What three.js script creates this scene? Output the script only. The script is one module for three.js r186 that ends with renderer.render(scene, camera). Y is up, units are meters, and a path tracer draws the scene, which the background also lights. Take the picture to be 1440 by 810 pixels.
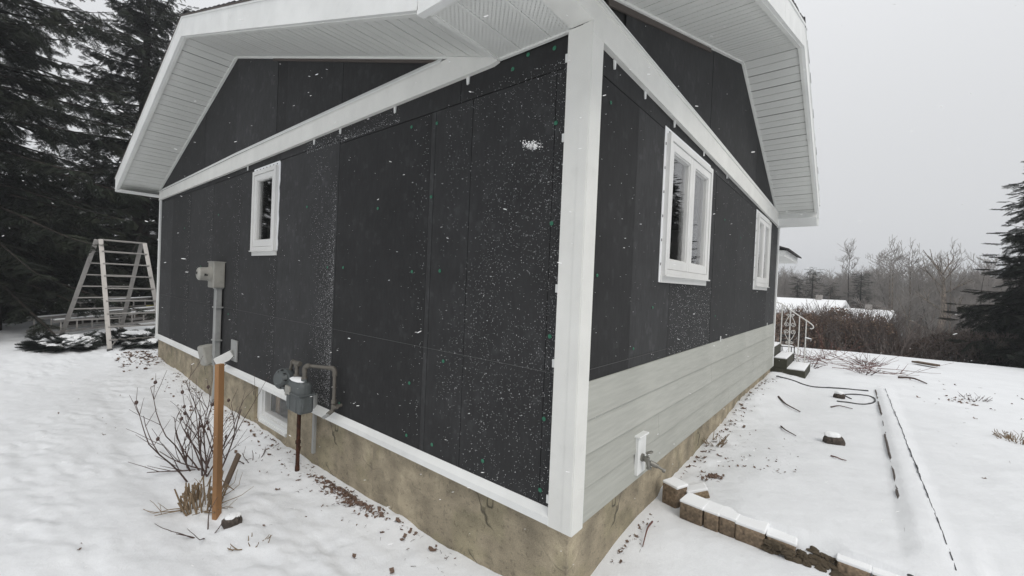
import * as THREE from 'three';
import { mergeGeometries } from 'three/addons/utils/BufferGeometryUtils.js';
import { RoundedBoxGeometry } from 'three/addons/geometries/RoundedBoxGeometry.js';

// ---------------------------------------------------------------- camera, sky, sun, exposure
const scene = new THREE.Scene();
const camera = new THREE.PerspectiveCamera(68.58, 1024 / 576, 0.05, 600);
const YAW = THREE.MathUtils.degToRad(39.2);
camera.position.set(1.10, 1.85, 1.90);
camera.rotation.set(THREE.MathUtils.degToRad(-0.7), YAW, Math.atan(0.042), 'YXZ');
scene.add(camera);

const renderer = new THREE.WebGLRenderer({ antialias: true });
renderer.setSize(1024, 576);
renderer.toneMapping = THREE.LinearToneMapping;
renderer.toneMappingExposure = 1.05;
renderer.shadowMap.enabled = true;

{ // overcast sky: even grey, a little paler overhead
  const W = 64, H = 32, d = new Float32Array(W * H * 4);
  for (let j = 0; j < H; j++) for (let i = 0; i < W; i++) {
    const el = ((j + .5) / H - .5) * Math.PI, k = Math.max(0, Math.sin(el));
    const L = 0.69 + 0.55 * Math.pow(k, 2.2), o = (j * W + i) * 4;
    d[o] = L * .985; d[o + 1] = L * 1.0; d[o + 2] = L * 1.025; d[o + 3] = 1;
  }
  const t = new THREE.DataTexture(d, W, H, THREE.RGBAFormat, THREE.FloatType);
  t.mapping = THREE.EquirectangularReflectionMapping; t.magFilter = t.minFilter = THREE.LinearFilter; t.needsUpdate = true;
  scene.background = t; scene.environment = t;
}
const sun = new THREE.DirectionalLight(0xfffaf2, 1.15);
sun.position.set(24, 27, 9); sun.castShadow = true; sun.shadow.radius = 45;
Object.assign(sun.shadow.camera, { left: -30, right: 30, top: 30, bottom: -30, near: 1, far: 120 });
scene.add(sun, sun.target);
scene.fog = new THREE.FogExp2(0xdfe3e8, 0.0023);

// ---------------------------------------------------------------- helpers
const V = (x, y, z) => new THREE.Vector3(x, y, z);
function rng(seed) { let a = seed >>> 0; return () => { a = (a + 0x6D2B79F5) | 0; let t = Math.imul(a ^ (a >>> 15), 1 | a); t = (t + Math.imul(t ^ (t >>> 7), 61 | t)) ^ t; return ((t ^ (t >>> 14)) >>> 0) / 4294967296; }; }
const smooth = (a, b, x) => { const t = Math.min(1, Math.max(0, (x - a) / (b - a))); return t * t * (3 - 2 * t); };
const lerp = (a, b, t) => a + (b - a) * t;
const hash = (x, y, s) => { let h = Math.imul(x, 374761393) + Math.imul(y, 668265263) + Math.imul(s, 2147483647 ^ 91); h = Math.imul(h ^ (h >>> 13), 1274126177); return ((h ^ (h >>> 16)) >>> 0) / 4294967296; };
function vnoise(x, y, s = 1, P = 0) { // value noise, periodic if P
  const xi = Math.floor(x), yi = Math.floor(y), fx = x - xi, fy = y - yi, w = (t) => t * t * t * (t * (t * 6 - 15) + 10);
  const m = (v) => P ? ((v % P) + P) % P : v;
  const a = hash(m(xi), m(yi), s), b = hash(m(xi + 1), m(yi), s), c = hash(m(xi), m(yi + 1), s), d = hash(m(xi + 1), m(yi + 1), s);
  return lerp(lerp(a, b, w(fx)), lerp(c, d, w(fx)), w(fy));
}
function fbm(x, y, o = 4, s = 1, P = 0) { let v = 0, a = .5, f = 1, n = 0; for (let i = 0; i < o; i++) { v += a * vnoise(x * f, y * f, s + i * 17, P ? P * f : 0); n += a; a *= .5; f *= 2; } return v / n; }

const counts = {};
function numbered(n) { const k = counts[n] = (counts[n] ?? -1) + 1; return k ? `${n}_${String(k).padStart(3, '0')}` : n; }
function tag(o, label, category, group, kind) { o.userData = { ...(label && { label }), ...(category && { category }), ...(group && { group }), ...(kind && { kind }) }; return o; }
function thing(name, label, category, p = [0, 0, 0], turn = 0, group) {
  const o = new THREE.Group(); o.name = numbered(name); o.position.set(...p); o.rotation.y = turn; scene.add(o); return tag(o, label, category, group);
}
function mesh(name, geo, mat, parent = scene) {
  const m = new THREE.Mesh(geo, mat); m.name = parent === scene ? numbered(name) : name; m.castShadow = m.receiveShadow = true; parent.add(m); return m;
}
function metric(g) { // uv in metres from the dominant axis of each face
  if (g.index) g = g.toNonIndexed();
  const p = g.attributes.position, uv = new Float32Array(p.count * 2), A = V(), B = V(), C = V();
  for (let i = 0; i < p.count; i += 3) {
    A.fromBufferAttribute(p, i); B.fromBufferAttribute(p, i + 1); C.fromBufferAttribute(p, i + 2);
    const n = B.clone().sub(A).cross(C.clone().sub(A)), x = Math.abs(n.x), y = Math.abs(n.y), z = Math.abs(n.z);
    [A, B, C].forEach((q, k) => { const o = (i + k) * 2; if (z >= x && z >= y) { uv[o] = q.x; uv[o + 1] = q.y; } else if (x >= y) { uv[o] = q.z; uv[o + 1] = q.y; } else { uv[o] = q.x; uv[o + 1] = q.z; } });
  }
  g.setAttribute('uv', new THREE.BufferAttribute(uv, 2));
  for (const k of Object.keys(g.attributes)) if (!['position', 'normal', 'uv'].includes(k)) g.deleteAttribute(k);
  return g;
}
const join = (gs) => { gs = gs.map(metric); return gs.length === 1 ? gs[0] : mergeGeometries(gs); };
function box(cx, cy, cz, sx, sy, sz, r = 0, rot) {
  const g = r ? new RoundedBoxGeometry(sx, sy, sz, 1, r) : new THREE.BoxGeometry(sx, sy, sz);
  if (rot) g.applyMatrix4(new THREE.Matrix4().makeRotationFromEuler(new THREE.Euler(...rot)));
  return g.translate(cx, cy, cz);
}
const box2 = (x0, x1, y0, y1, z0, z1, r = 0) => box((x0 + x1) / 2, (y0 + y1) / 2, (z0 + z1) / 2, Math.abs(x1 - x0), Math.abs(y1 - y0), Math.abs(z1 - z0), r);
function prism(pts, z0, z1, holes = []) { // polygon in x,y pulled along z
  const s = new THREE.Shape(pts.map((p) => new THREE.Vector2(...p)));
  for (const h of holes) s.holes.push(new THREE.Path(h.map((p) => new THREE.Vector2(...p))));
  return new THREE.ExtrudeGeometry(s, { depth: z1 - z0, bevelEnabled: false, curveSegments: 4 }).translate(0, 0, z0);
}
const rect = (x0, x1, y0, y1) => [[x0, y0], [x1, y0], [x1, y1], [x0, y1]];
function beam(a, b, w, h, up = V(0, 1, 0), r = 0) { // bar of width w, height h between two points
  a = V(...(a.toArray ? a.toArray() : a)); b = V(...(b.toArray ? b.toArray() : b));
  const d = b.clone().sub(a), L = d.length(); d.normalize();
  const s = d.clone().cross(up).normalize(); if (s.lengthSq() < .5) s.set(1, 0, 0); const u = s.clone().cross(d);
  const g = r ? new RoundedBoxGeometry(w, h, L, 1, r) : new THREE.BoxGeometry(w, h, L);
  return g.applyMatrix4(new THREE.Matrix4().makeBasis(s, u, d.clone().negate()).setPosition(a.clone().add(b).multiplyScalar(.5)));
}
function tube(pts, r, seg = 6, n, taper) {
  const c = new THREE.CatmullRomCurve3(pts.map((p) => p.isVector3 ? p : V(...p)), false, 'catmullrom', .4);
  n = n ?? pts.length * 4; const g = new THREE.TubeGeometry(c, n, r, seg);
  if (taper) { const p = g.attributes.position, q = V(); for (let i = 0; i <= n; i++) { const o = c.getPointAt(i / n), k = lerp(1, taper, i / n); for (let j = 0; j <= seg; j++) { const id = i * (seg + 1) + j; q.fromBufferAttribute(p, id).sub(o).multiplyScalar(k).add(o); p.setXYZ(id, q.x, q.y, q.z); } } }
  return g;
}
function cyl(a, b, r0, r1 = r0, seg = 12) {
  a = V(...a); b = V(...b); const d = b.clone().sub(a), g = new THREE.CylinderGeometry(r1, r0, d.length(), seg);
  return g.applyMatrix4(new THREE.Matrix4().makeRotationFromQuaternion(new THREE.Quaternion().setFromUnitVectors(V(0, 1, 0), d.clone().normalize())).setPosition(a.add(b).multiplyScalar(.5)));
}
function stone(r, rx, ry, rz, detail = 2, rough = .22) { // uneven lump
  const g = new THREE.IcosahedronGeometry(1, detail), p = g.attributes.position, q = V(), o1 = r() * 50;
  for (let i = 0; i < p.count; i++) { q.fromBufferAttribute(p, i); const k = 1 + rough * (fbm(q.x * 1.6 + o1, q.y * 1.6 + q.z * 2.3 + o1, 3, 5) - .5) * 2; p.setXYZ(i, q.x * rx * k, q.y * ry * k, q.z * rz * k); }
  g.computeVertexNormals(); return g;
}

// textures -----------------------------------------------------------------
function tex(N, f, rep, srgb = true, M = N) { // f(u, v) -> [r, g, b] (linear if !srgb)
  const d = new Uint8Array(N * M * 4);
  for (let j = 0; j < M; j++) for (let i = 0; i < N; i++) { const c = f(i / N, j / M), o = (j * N + i) * 4; for (let k = 0; k < 3; k++) d[o + k] = Math.max(0, Math.min(255, 255 * (c[k] ?? c[0]))); d[o + 3] = 255; }
  const t = new THREE.DataTexture(d, N, M); t.wrapS = t.wrapT = THREE.RepeatWrapping; t.magFilter = THREE.LinearFilter; t.minFilter = THREE.LinearMipmapLinearFilter; t.generateMipmaps = true;
  if (srgb) t.colorSpace = THREE.SRGBColorSpace; t.repeat.set(...(rep.length ? rep : [rep, rep])); t.needsUpdate = true; return t;
}
const lin = (v) => v <= .0031308 ? v * 12.92 : 1.055 * Math.pow(v, 1 / 2.4) - .055; // linear -> sRGB value
const std = (o) => new THREE.MeshStandardMaterial({ roughness: .8, ...o });
const rgb = (r, g = r, b = r) => new THREE.Color().setRGB(r, g, b);

const M = {};
{
  // black sheathing board: felted fibre, faint scuffs and dried frost
  const board = tex(1024, (u, v) => {
    const fine = hash(Math.floor(u * 1024), Math.floor(v * 1024), 3) - .5, fib = fbm(u * 64, v * 16, 3, 9, 16), big = fbm(u * 6, v * 6, 4, 21, 6), st = fbm(u * 48, v * 3, 2, 33, 3);
    const scuff = Math.max(0, fbm(u * 20, v * 20, 4, 71, 20) - .62) * .8;
    const k = .78 + .18 * (big - .5) + .16 * (fib - .5) + .10 * (st - .5) + .10 * fine + scuff; return [k, k, k * 1.005];
  }, [.8, .8]);
  const boardBump = tex(512, (u, v) => [.5 + .5 * (fbm(u * 60, v * 40, 3, 4, 20) - .5) + .2 * (hash(Math.floor(u * 512), Math.floor(v * 512), 8) - .5)], [.8, .8], false);
  M.board = [.048, .034, .040, .062, .045].map((c) => std({ color: rgb(c * .86, c * .872, c * .895), map: board, bumpMap: boardBump, bumpScale: .0015, roughness: .92 }));
  M.boardBack = std({ color: rgb(.02), roughness: .95 });
  const wb = tex(256, (u, v) => { const k = .95 + .07 * (fbm(u * 8, v * 8, 4, 5, 8) - .5) - .10 * Math.max(0, fbm(u * 24, v * 24, 3, 15, 24) - .7); return [k, k, k * .995]; }, [.7, .7]);
  M.white = std({ color: rgb(.84, .85, .845), map: wb, roughness: .55 });
  M.trimgrey = std({ color: rgb(.80, .80, .775), map: wb, roughness: .6 });
  M.vinyl = std({ color: rgb(.80, .80, .79), map: wb, roughness: .35 });
  M.wrap = std({ color: rgb(.78, .79, .80), roughness: .6 });
  const holes = tex(256, (u, v) => { const x = u * 4, y = v * 8; let r = 1; for (let a = -1; a <= 4; a++) for (let b = -1; b <= 8; b++) { const dx = x - (a + .5 + (b & 1 ? .5 : 0)), dy = (y - (b + .5)) * .5; if (dx * dx + dy * dy < .0145) r = 0; } return [r]; }, [8.6, 8.6], false);
  M.soffit = std({ color: rgb(.78, .79, .77), map: wb, roughness: .55, alphaMap: holes, alphaTest: .5, side: THREE.DoubleSide });
  M.soffitPlain = std({ color: rgb(.80, .81, .79), map: wb, roughness: .55 });
  const sid = tex(512, (u, v) => { const g = fbm(u * 10, v * 120, 3, 7, 10), k = .93 + .09 * (g - .5) + .05 * (fbm(u * 5, v * 5, 3, 17, 5) - .5); return [k, k, k]; }, [.6, .6]);
  const sidB = tex(512, (u, v) => [.5 + .6 * (fbm(u * 8 + .6 * fbm(u * 3, v * 3, 2, 2, 3), v * 96, 3, 6, 8) - .5)], [.6, .6], false);
  M.siding = [.0, .012, -.012].map((d) => std({ color: rgb(.45 + d, .455 + d, .415 + d), map: sid, bumpMap: sidB, bumpScale: .0012, roughness: .7 }));
  // parged concrete: trowelled, stained brown-grey
  const con = tex(1024, (u, v) => {
    const a = fbm(u * 5, v * 5, 5, 41, 5), b = fbm(u * 14, v * 20, 4, 51, 10), s = fbm(u * 26, v * 4, 3, 61, 2), f = hash(Math.floor(u * 1024), Math.floor(v * 1024), 2) - .5;
    const pore = smooth(.72, .80, fbm(u * 90, v * 90, 2, 83, 90)), moss = smooth(.56, .72, fbm(u * 7, v * 7, 4, 81, 7)), pale = smooth(.60, .70, fbm(u * 9, v * 9, 5, 91, 9)), crack = smooth(.012, 0, Math.abs(fbm(u * 4, v * 4, 4, 95, 4) - .5)) * smooth(.5, .62, fbm(u * 6, v * 6, 2, 97, 6));
    const k = .68 +   .12 * (a - .5) + .24 * (b - .5) + .05 * (s - .5) + .18 * f + .05 * pale - .30 * crack - .07 * pore;
    return [k * (1 - .02 * moss), k * (.95 - .01 * moss), k * (.85 - .03 * moss)];
  }, [.55, .55]);
  const conB = tex(1024, (u, v) => { const a = fbm(u * 12, v * 12, 5, 101, 12), l = smooth(.5, .53, fbm(u * 7 + .4 * a, v * 7, 3, 111, 7)); return [.25 + .4 * a + .22 * l + .1 * hash(Math.floor(u * 1024), Math.floor(v * 1024), 12)]; }, [.55, .55], false);
  M.concrete = std({ color: rgb(.70, .67, .615), map: con, bumpMap: conB, bumpScale: .014, roughness: .95 });
  const snowC = tex(512, (u, v) => { const k = .965 + .05 * (fbm(u * 8, v * 8, 4, 3, 8) - .5) + .02 * (hash(Math.floor(u * 512), Math.floor(v * 512), 5) - .5); return [k, k, k * 1.004]; }, [.5, .5]);
  const snowB = tex(1024, (u, v) => { const l = fbm(u * 20, v * 20, 5, 13, 20); return [.55 * l + .35 * Math.pow(fbm(u * 9, v * 12, 3, 23, 3), 1.5) + .1 * hash(Math.floor(u * 1024), Math.floor(v * 1024), 7)]; }, [.55, .55], false);
  M.snow = std({ color: rgb(.82, .835, .845), map: snowC, bumpMap: snowB, bumpScale: .013, roughness: .9 });
  M.snowPlain = std({ color: rgb(.84, .85, .86), roughness: .9 });
  M.glass = new THREE.MeshPhysicalMaterial({ color: 0xffffff, roughness: 0.01, transmission: 1, thickness: 0, ior: 1.5, side: THREE.DoubleSide });
  M.dark = std({ color: rgb(.015), roughness: .6 });
  M.room = std({ color: rgb(.10, .095, .085) });
  M.shingle = std({ color: rgb(.035, .033, .034), roughness: .95 });
  M.oldwood = std({ color: rgb(.075, .062, .055), roughness: .9 });
  const wood = tex(512, (u, v) => { const w = fbm(u * 28 + 1.5 * fbm(u * 2, v * 2, 3, 12, 2), v * 2, 4, 14, 2), k = .72 + .5 * (w - .5); return [k, k * .9, k * .8]; }, [9, .9]);
  M.stake = std({ color: rgb(.46, .305, .165), map: wood, roughness: .75 });
  M.weathered = std({ color: rgb(.20, .18, .16), map: wood, roughness: .9 });
  const alu = tex(256, (u, v) => { const k = .85 + .22 * (fbm(u * 8, v * 8, 3, 19, 8) - .5) * .45 - .2 * Math.max(0, fbm(u * 14, v * 14, 3, 29, 14) - .62); return [k]; }, [1.5, 1.5]);
  M.alu = std({ color: rgb(.46, .44, .42), map: alu, metalness: .35, roughness: .5 });
  M.galv = std({ color: rgb(.50, .51, .50), map: alu, metalness: .3, roughness: .45 });
  M.meterGrey = std({ color: rgb(.45, .44, .40), map: alu, roughness: .5 });
  M.gas = std({ color: rgb(.125, .14, .142), map: alu, roughness: .55 });
  M.gasPipe = std({ color: rgb(.19, .175, .15), map: alu, roughness: .6, metalness: .2 });
  const rustT = tex(256, (u, v) => { const a = fbm(u * 12, v * 12, 4, 37, 12); return [.35 + .6 * a, .22 + .34 * a, .16 + .22 * a]; }, [3, 3]);
  M.rust = std({ color: rgb(.13, .13, .12), map: rustT, roughness: .9 });
  M.brass = std({ color: rgb(.30, .29, .26), map: alu, metalness: .6, roughness: .45 });
  M.green = std({ color: rgb(.02, .15, .085), roughness: .5 });
  const blk = tex(512, (u, v) => { const a = fbm(u * 24, v * 24, 4, 43, 24), b = fbm(u * 5, v * 5, 3, 47, 5), k = .48 + .34 * (a - .5) + .22 * (b - .5); return [k, k * .93, k * .85]; }, [2.6, 2.6]);
  M.block = [[.92, .80, .66], [.80, .70, .58], [.96, .84, .66]].map((c) => std({ color: rgb(...c), map: blk, bumpMap: blk, bumpScale: .008, roughness: .95 }));
  M.rock = std({ color: rgb(.30, .28, .28), map: blk, bumpMap: blk, bumpScale: .008, roughness: .9 });
  M.moss = std({ color: rgb(.075, .058, .038), roughness: 1 });
  M.twig = std({ color: rgb(.085, .056, .048), roughness: .9 });
  M.twigRed = std({ color: rgb(.14, .06, .05), roughness: .85 });
  M.straw = std({ color: rgb(.22, .16, .10), roughness: .95, side: THREE.DoubleSide });
  M.leaf = std({ color: rgb(.15, .10, .075), roughness: .95, side: THREE.DoubleSide });
  M.rubber = std({ color: rgb(.035, .035, .037), roughness: .6 });
  M.step = std({ color: rgb(.105, .115, .10), map: con, bumpMap: conB, bumpScale: .004, roughness: .85 });
  M.iron = std({ color: rgb(.66, .65, .62), roughness: .6 });
  M.blackIron = std({ color: rgb(.03), roughness: .6 });
  const barkT = tex(512, (u, v) => { const a = fbm(u * 14, v * 6, 4, 57, 2), k = .5 + .9 * (a - .5); return [k, k * .93, k * .87]; }, [1, 1]);
  M.bark = std({ color: rgb(.13, .11, .10), map: barkT, roughness: 1 });
  M.needle = std({ color: rgb(.027, .038, .021), roughness: .8, side: THREE.DoubleSide });
  M.juniper = std({ color: rgb(.038, .05, .042), roughness: .85, side: THREE.DoubleSide });
  M.bareBark = std({ color: rgb(.26, .24, .22), map: barkT, roughness: 1 });
  M.bareTwig = std({ color: rgb(.25, .23, .212), roughness: 1 });
  M.birch = std({ color: rgb(.85, .82, .76), map: barkT, roughness: .9 });
  M.hedge = std({ color: rgb(.25, .18, .145), roughness: 1, side: THREE.DoubleSide });
  M.hedgeStem = std({ color: rgb(.16, .13, .115), roughness: 1 });
  M.farWall = std({ color: rgb(.30, .28, .26), roughness: .9 });
  M.yellow = std({ color: rgb(.65, .58, .16), roughness: .6 });
}

// ---------------------------------------------------------------- terrain
function gh(x, z) {
  let h = .05 + .035 * (fbm(x * .7 + 9, z * .7, 3, 77) - .5);
  h += .16 * smooth(-6, -12, x) * smooth(-3, 2, z) + .10 * smooth(-12, -18, x);
  h += .08 * smooth(-5.5, -7, x) * smooth(.9, 0, z);
  if (x > -9.2) h += (.02 + .05 * fbm(x * 5, z * 5, 3, 87)) * smooth(.42, .02, z);       // banked against the footing
  // trodden lumps and the shallow track
  const near = smooth(-13, -9, x) * smooth(-.2, .5, z);
  h += near * (.016 + .05 * smooth(.4, .62, fbm(x * .9, z * 1.3, 3, 91))) * (fbm(x * 1.7, z * 6.5, 4, 97) - .5) + near * (.012 + .04 * smooth(.42, .62, fbm(x * 1.2 + 7, z * 1.6, 3, 93))) * (fbm(x * 9, z * 14, 3, 107) - .5);
  const tr = z - (1.02 + .02 * (x + 1.9) + .05 * Math.sin(x * 1.3)); h -= .022 * Math.exp(-tr * tr / .012) * smooth(-8, -6, x) * smooth(-.8, -1.6, x) * (.7 + .6 * fbm(x * 3, z, 2, 5));
  // the side yard to the right of the near corner
  const side = smooth(-.9, .1, x), front = lerp(.10, .27, smooth(.6, -1.05, z)) + .03 * (fbm(x * 2.4, z * 2.4, 3, 67) - .5);
  let back = .40 + .03 * (fbm(x * 1.1, z * 1.1, 3, 117) - .5) + .014 * (fbm(x * 6, z * 6, 3, 127) - .5);
  back += (.07 * smooth(-3, -4.6, z) - .085 * smooth(-4.2, -1.9, z)) * smooth(.6, .05, x) + .055 * (fbm(x * 8, z * 8, 3, 137) - .4) * smooth(.5, .1, x) * smooth(-1.3, -1.6, z);
  back += .032 * smooth(1.385, 1.43, x) * smooth(1.60, 1.54, x) * smooth(-1.25, -1.5, z) * smooth(-7.3, -7, z);
  const brk = -1.215 - .17 * smooth(.24, .14, x) + .035 * (fbm(x * 5, 3, 2, 147) - .5);
  const gap = .03 + .09 * smooth(.86, .92, x) * smooth(1.09, 1.03, x), yard = lerp(front, back, x < 1.7 ? smooth(brk + gap, brk - gap, z) : smooth(-.4, -2.2, z));
  h = lerp(h, yard, side * smooth(1.6, .5, z) * (z < -.0 || x > 0 ? 1 : smooth(.5, 0, z)));
  h = lerp(h, .40, smooth(-6.5, -8, z) * smooth(-3, 0, x));
  // the land falls away behind the yard
  const edge = -12.3 - .1 * x + .3 * (fbm(x * .4, 1, 2, 157) - .5), d = edge - z;
  h -= smooth(0, 9, d) * 2.9 + smooth(9, 40, d) * .6 + Math.max(0, Math.min(.02, d * .02));
  h += smooth(0, 4, d) * .35 * (fbm(x * .5, z * .5, 3, 167) - .5);
  h += smooth(60, 220, Math.hypot(x, z)) * 3;
  return h;
}
{
  const axis = (lo, hi, a, b, fine) => { const r = []; let v = a, s = fine; const left = []; while (v > lo) { s = Math.min(s * 1.13, 12); v -= s; left.unshift(v); } for (v = a; v < b; v += fine) r.push(v); s = fine; while (v < hi) { r.push(v); s = Math.min(s * 1.13, 12); v += s; } r.push(v); return [...left, ...r]; };
  const xs = axis(-260, 260, -10.5, 2.2, .045), zs = axis(-280, 120, -4.2, 2.2, .03), nx = xs.length, nz = zs.length;
  const p = new Float32Array(nx * nz * 3), uv = new Float32Array(nx * nz * 2), ix = [];
  for (let j = 0; j < nz; j++) for (let i = 0; i < nx; i++) { const o = j * nx + i; p[o * 3] = xs[i]; p[o * 3 + 1] = gh(xs[i], zs[j]); p[o * 3 + 2] = zs[j]; uv[o * 2] = xs[i]; uv[o * 2 + 1] = zs[j]; }
  for (let j = 0; j < nz - 1; j++) for (let i = 0; i < nx - 1; i++) { const a = j * nx + i; ix.push(a, a + nx, a + 1, a + 1, a + nx, a + nx + 1); }
  const g = new THREE.BufferGeometry(); g.setAttribute('position', new THREE.BufferAttribute(p, 3)); g.setAttribute('uv', new THREE.BufferAttribute(uv, 2)); g.setIndex(ix); g.computeVertexNormals();
  tag(mesh('snow_ground', g, M.snow), 'white trodden snow covering the yard all round the house', null, null, 'structure');
}
const on = (x, z, dy = 0) => V(x, gh(x, z) + dy, z);

// ---------------------------------------------------------------- the house
const house = thing('house', 'single-storey gabled house wrapped in black sheathing with white trim and pale lap siding started below', 'house');
const R0 = rng(11);
// wall frames: u along the wall, y up, w outward. Left wall L: (u, y, w); right wall R: turned so that u runs along -z
const FL = new THREE.Group(), turnR = Math.PI / 2;
const part = (name, geo, mat, wall, parent = house) => { const m = mesh(name, geo, mat, parent); if (wall === 'R' && parent === house) m.rotation.y = turnR; return m; };
// u on wall R grows away from the corner
const gabL = (u) => u > -.6 ? 3.18 : u > -5.08 ? 3.19 + .3036 * (-.6 - u) : 4.55 - .340 * (-5.08 - u);
const gabR = (u) => u < 3.35 ? 4.42 - .318 * (3.35 - u) : 4.42 - .405 * (u - 3.35);
const EAVE_L = [-9.12, gabL(-9.12)], LENL = -8.78, LENR = 6.73;
const WIN = { L: [[-4.36, -3.72, 2.09, 3.0]], R: [[1.13, 2.27, 1.95, 2.97], [4.68, 5.72, 1.95, 2.95]] };
const BASEWIN = [-4.24, -3.36, .155, .585];
{
  const profL = [[LENL, .6], [0, .6], [0, 3.19], [-.6, 3.19], [-5.08, 4.56], [LENL, gabL(LENL) + .01]];
  const profR = [[0.14, .6], [LENR, .6], [LENR, gabR(LENR) + .01], [3.35, 4.43], [0.14, gabR(.14)]];
  const hole = ([a, b, c, d]) => rect(a, b, c, d).reverse();
  const wallL = part('wall', join([prism(profL, -.15, -.016, WIN.L.map(hole))]), M.boardBack, 'L');
  const wallR = part('wall', join([prism(profR, -.15, -.016, WIN.R.map(hole))]), M.boardBack, 'R');
  // remaining walls and the rear wing, for a closed body
  part('rear_wall', join([box2(LENL, LENL + .14, .6, 3.3, -6.6, -.15), box2(LENL, -.15, .6, 3.05, -6.73, -6.59), box2(LENL, -1.9, -.3, 2.9, -12.2, -6.73)]), M.trimgrey, 'L');
  part('interior', join([box2(LENL + .14, -.15, .62, .64, -6.59, -.15), box2(LENL + .14, -.15, 3.02, 3.04, -6.59, -.15), box2(-3.1, -3.0, .64, 3.02, -6.59, -2.9), box2(-6, -3.0, .64, 3.02, -3.0, -2.9)]), M.room, 'L');
  // sheathing boards
  function boards(wall, us, y0, y1, top, wins, seedTone, one) {
    const base = wall === 'L' ? wallL : wallR;
    for (let i = 0; i < us.length - 1; i++) {
      let [a, b] = [us[i], us[i + 1]]; if (a > b) [a, b] = [b, a];
      const g = .002 + .0025 * R0(); a += g; b -= g * .4;
      const out = .0035 * R0(), th = .011;
      let poly;
      if (top) { // clip the strip under the rake
        const n = 6, pts = [[a, y0], [b, y0]]; const peak = wall === 'L' ? -5.08 : 3.35; const cs = [b]; if (peak > a && peak < b) cs.push(peak); cs.push(a);
        for (const c of cs) pts.push([c, Math.max(y0 + .002, Math.min(y1, top(c) - .012))]); poly = pts;
      } else poly = rect(a, b, y0 + .001, y1 - .002);
      const hs = [];
      for (const w of wins) if (w[0] > a + .02 && w[1] < b - .02 && w[2] > y0 && w[3] < y1) hs.push(rect(...w).reverse());
      // boards that a window cuts at the side
      const cut = wins.filter((w) => !(w[0] > a + .02 && w[1] < b - .02) && w[1] > a && w[0] < b && w[2] > y0 && w[3] < y1);
      if (cut.length) { const w = cut[0]; poly = w[0] <= a + .02 && w[1] >= b - .02 ? null : w[0] <= a + .02 ? [[a, y0], [b, y0], [b, y1], [a, y1], [a, w[3]], [w[1], w[3]], [w[1], w[2]], [a, w[2]]] : [[a, y0], [b, y0], [b, w[2]], [w[0], w[2]], [w[0], w[3]], [b, w[3]], [b, y1], [a, y1]]; }
      if (!poly) { for (const [c, d] of [[y0, cut[0][2]], [cut[0][3], y1]]) mesh('sheathing_board', join([prism(rect(a, b, c, d), -.014 + out, -.003 + out)]), M.board[(i * 2 + seedTone) % 5], base); continue; }
      mesh('sheathing_board', join([prism(poly, -.014 + out, -.014 + out + th, hs)]), M.board[one ? seedTone : (i * 2 + seedTone) % 5], base);
    }
  }
  boards('L', [-.0, -.2, -.83, -1.185], .61, 3.005, null, WIN.L, 0, true); boards('L', [-1.185, -1.232], .61, 3.005, null, WIN.L, 3, true);
  boards('L', [-1.232, -2.47], .61, 3.005, null, WIN.L, 1, true);
  boards('L', [-2.47, -3.69, -4.78, -5.83, -6.91, -7.95, LENL], .61, 3.045, null, WIN.L, 3);
  boards('L', [0, -.95, -2.46], 3.008, 3.17, null, [], 2); boards('L', [-2.46, -3.68, -4.9, -6.1, -7.3, LENL], 3.05, 3.2, null, [], 3);
  boards('L', [-1.1, -2.46, -3.6, -3.83, -5.05, -6.3, -7.5, LENL], 3.2, 9, gabL, [], 2);
  boards('R', [.03, .64, 1.34, 2.54, 3.57, 4.55, 5.75, LENR], 1.31, 2.985, null, [[1.13, 2.27, 1.95, 2.98], [4.68, 5.72, 1.95, 2.98]], 1);
  boards('R', [.03, 1.2, 2.42, 3.6, 4.9, LENR], 2.988, 3.12, null, [], 4);
  boards('R', [.4, 2.23, 3.35, 4.5, 5.7, LENR], 3.12, 9, gabR, [], 0);
  // a scored line along the boards, with frost caught in it
  M.score = std({ color: rgb(.085), roughness: .95 }); mesh('score_line', join([box2(-8.7, -.13, 1.374, 1.3765, -.002, .0022)]), M.score, wallL);
  mesh('score_line', join([box2(.03, 1.33, 1.398, 1.4005, -.002, .0022)]), M.score, wallR);

  // green-capped nails
  const capG = join([new THREE.CylinderGeometry(.010, .0125, .003, 10).rotateX(Math.PI / 2).translate(0, 0, .0045), new THREE.SphereGeometry(.006, 8, 4, 0, 6.3, 0, 1.57).rotateX(Math.PI / 2).scale(1, 1, .5).translate(0, 0, .006)]);
  const nail = (base, u, y, s = 1) => { const m = mesh('nail_cap', capG, M.green, base); m.position.set(u, y, .0015); m.scale.set(s, s, 1); };
  for (const [u, y] of [[-.22, 3.13], [-.4, 3.15], [-.51, 3.1], [-1.17, 2.92], [-1.45, 2.95], [-1.2, 2.42], [-1.84, 2.39], [-.19, 2.18], [-1.38, 1.9], [-1.08, 1.91], [-2.33, 1.92], [-2.6, 1.92], [-3.04, 2.5], [-.17, 1.57], [-1.01, 1.31], [-1.36, 1.1], [-1.37, .72], [-1.09, .73], [-.62, .76], [-.19, .73], [-2.31, .75], [-.19, 2.72], [-.185, 1.12], [-5.6, 2.6], [-7.2, 2.5], [-5.1, 1.3], [-6.3, 1.9]]) nail(wallL, u, y);
  for (const [u, y] of [[.11, 3.07], [.24, 2.87], [.17, 1.91], [.7, 1.46], [1.0, 1.72], [2.9, 2.6], [3.7, 2.5], [2.7, 1.6]]) nail(wallR, u, y, .8);

  // white clips that show below the frieze and beside the corner post
  const clipG = join([prism([[-.014, 0], [.014, 0], [.010, -.045], [-.006, -.05]], 0, .008)]), clipS = join([box2(-.02, .004, -.022, .022, 0, .006)]);
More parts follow.
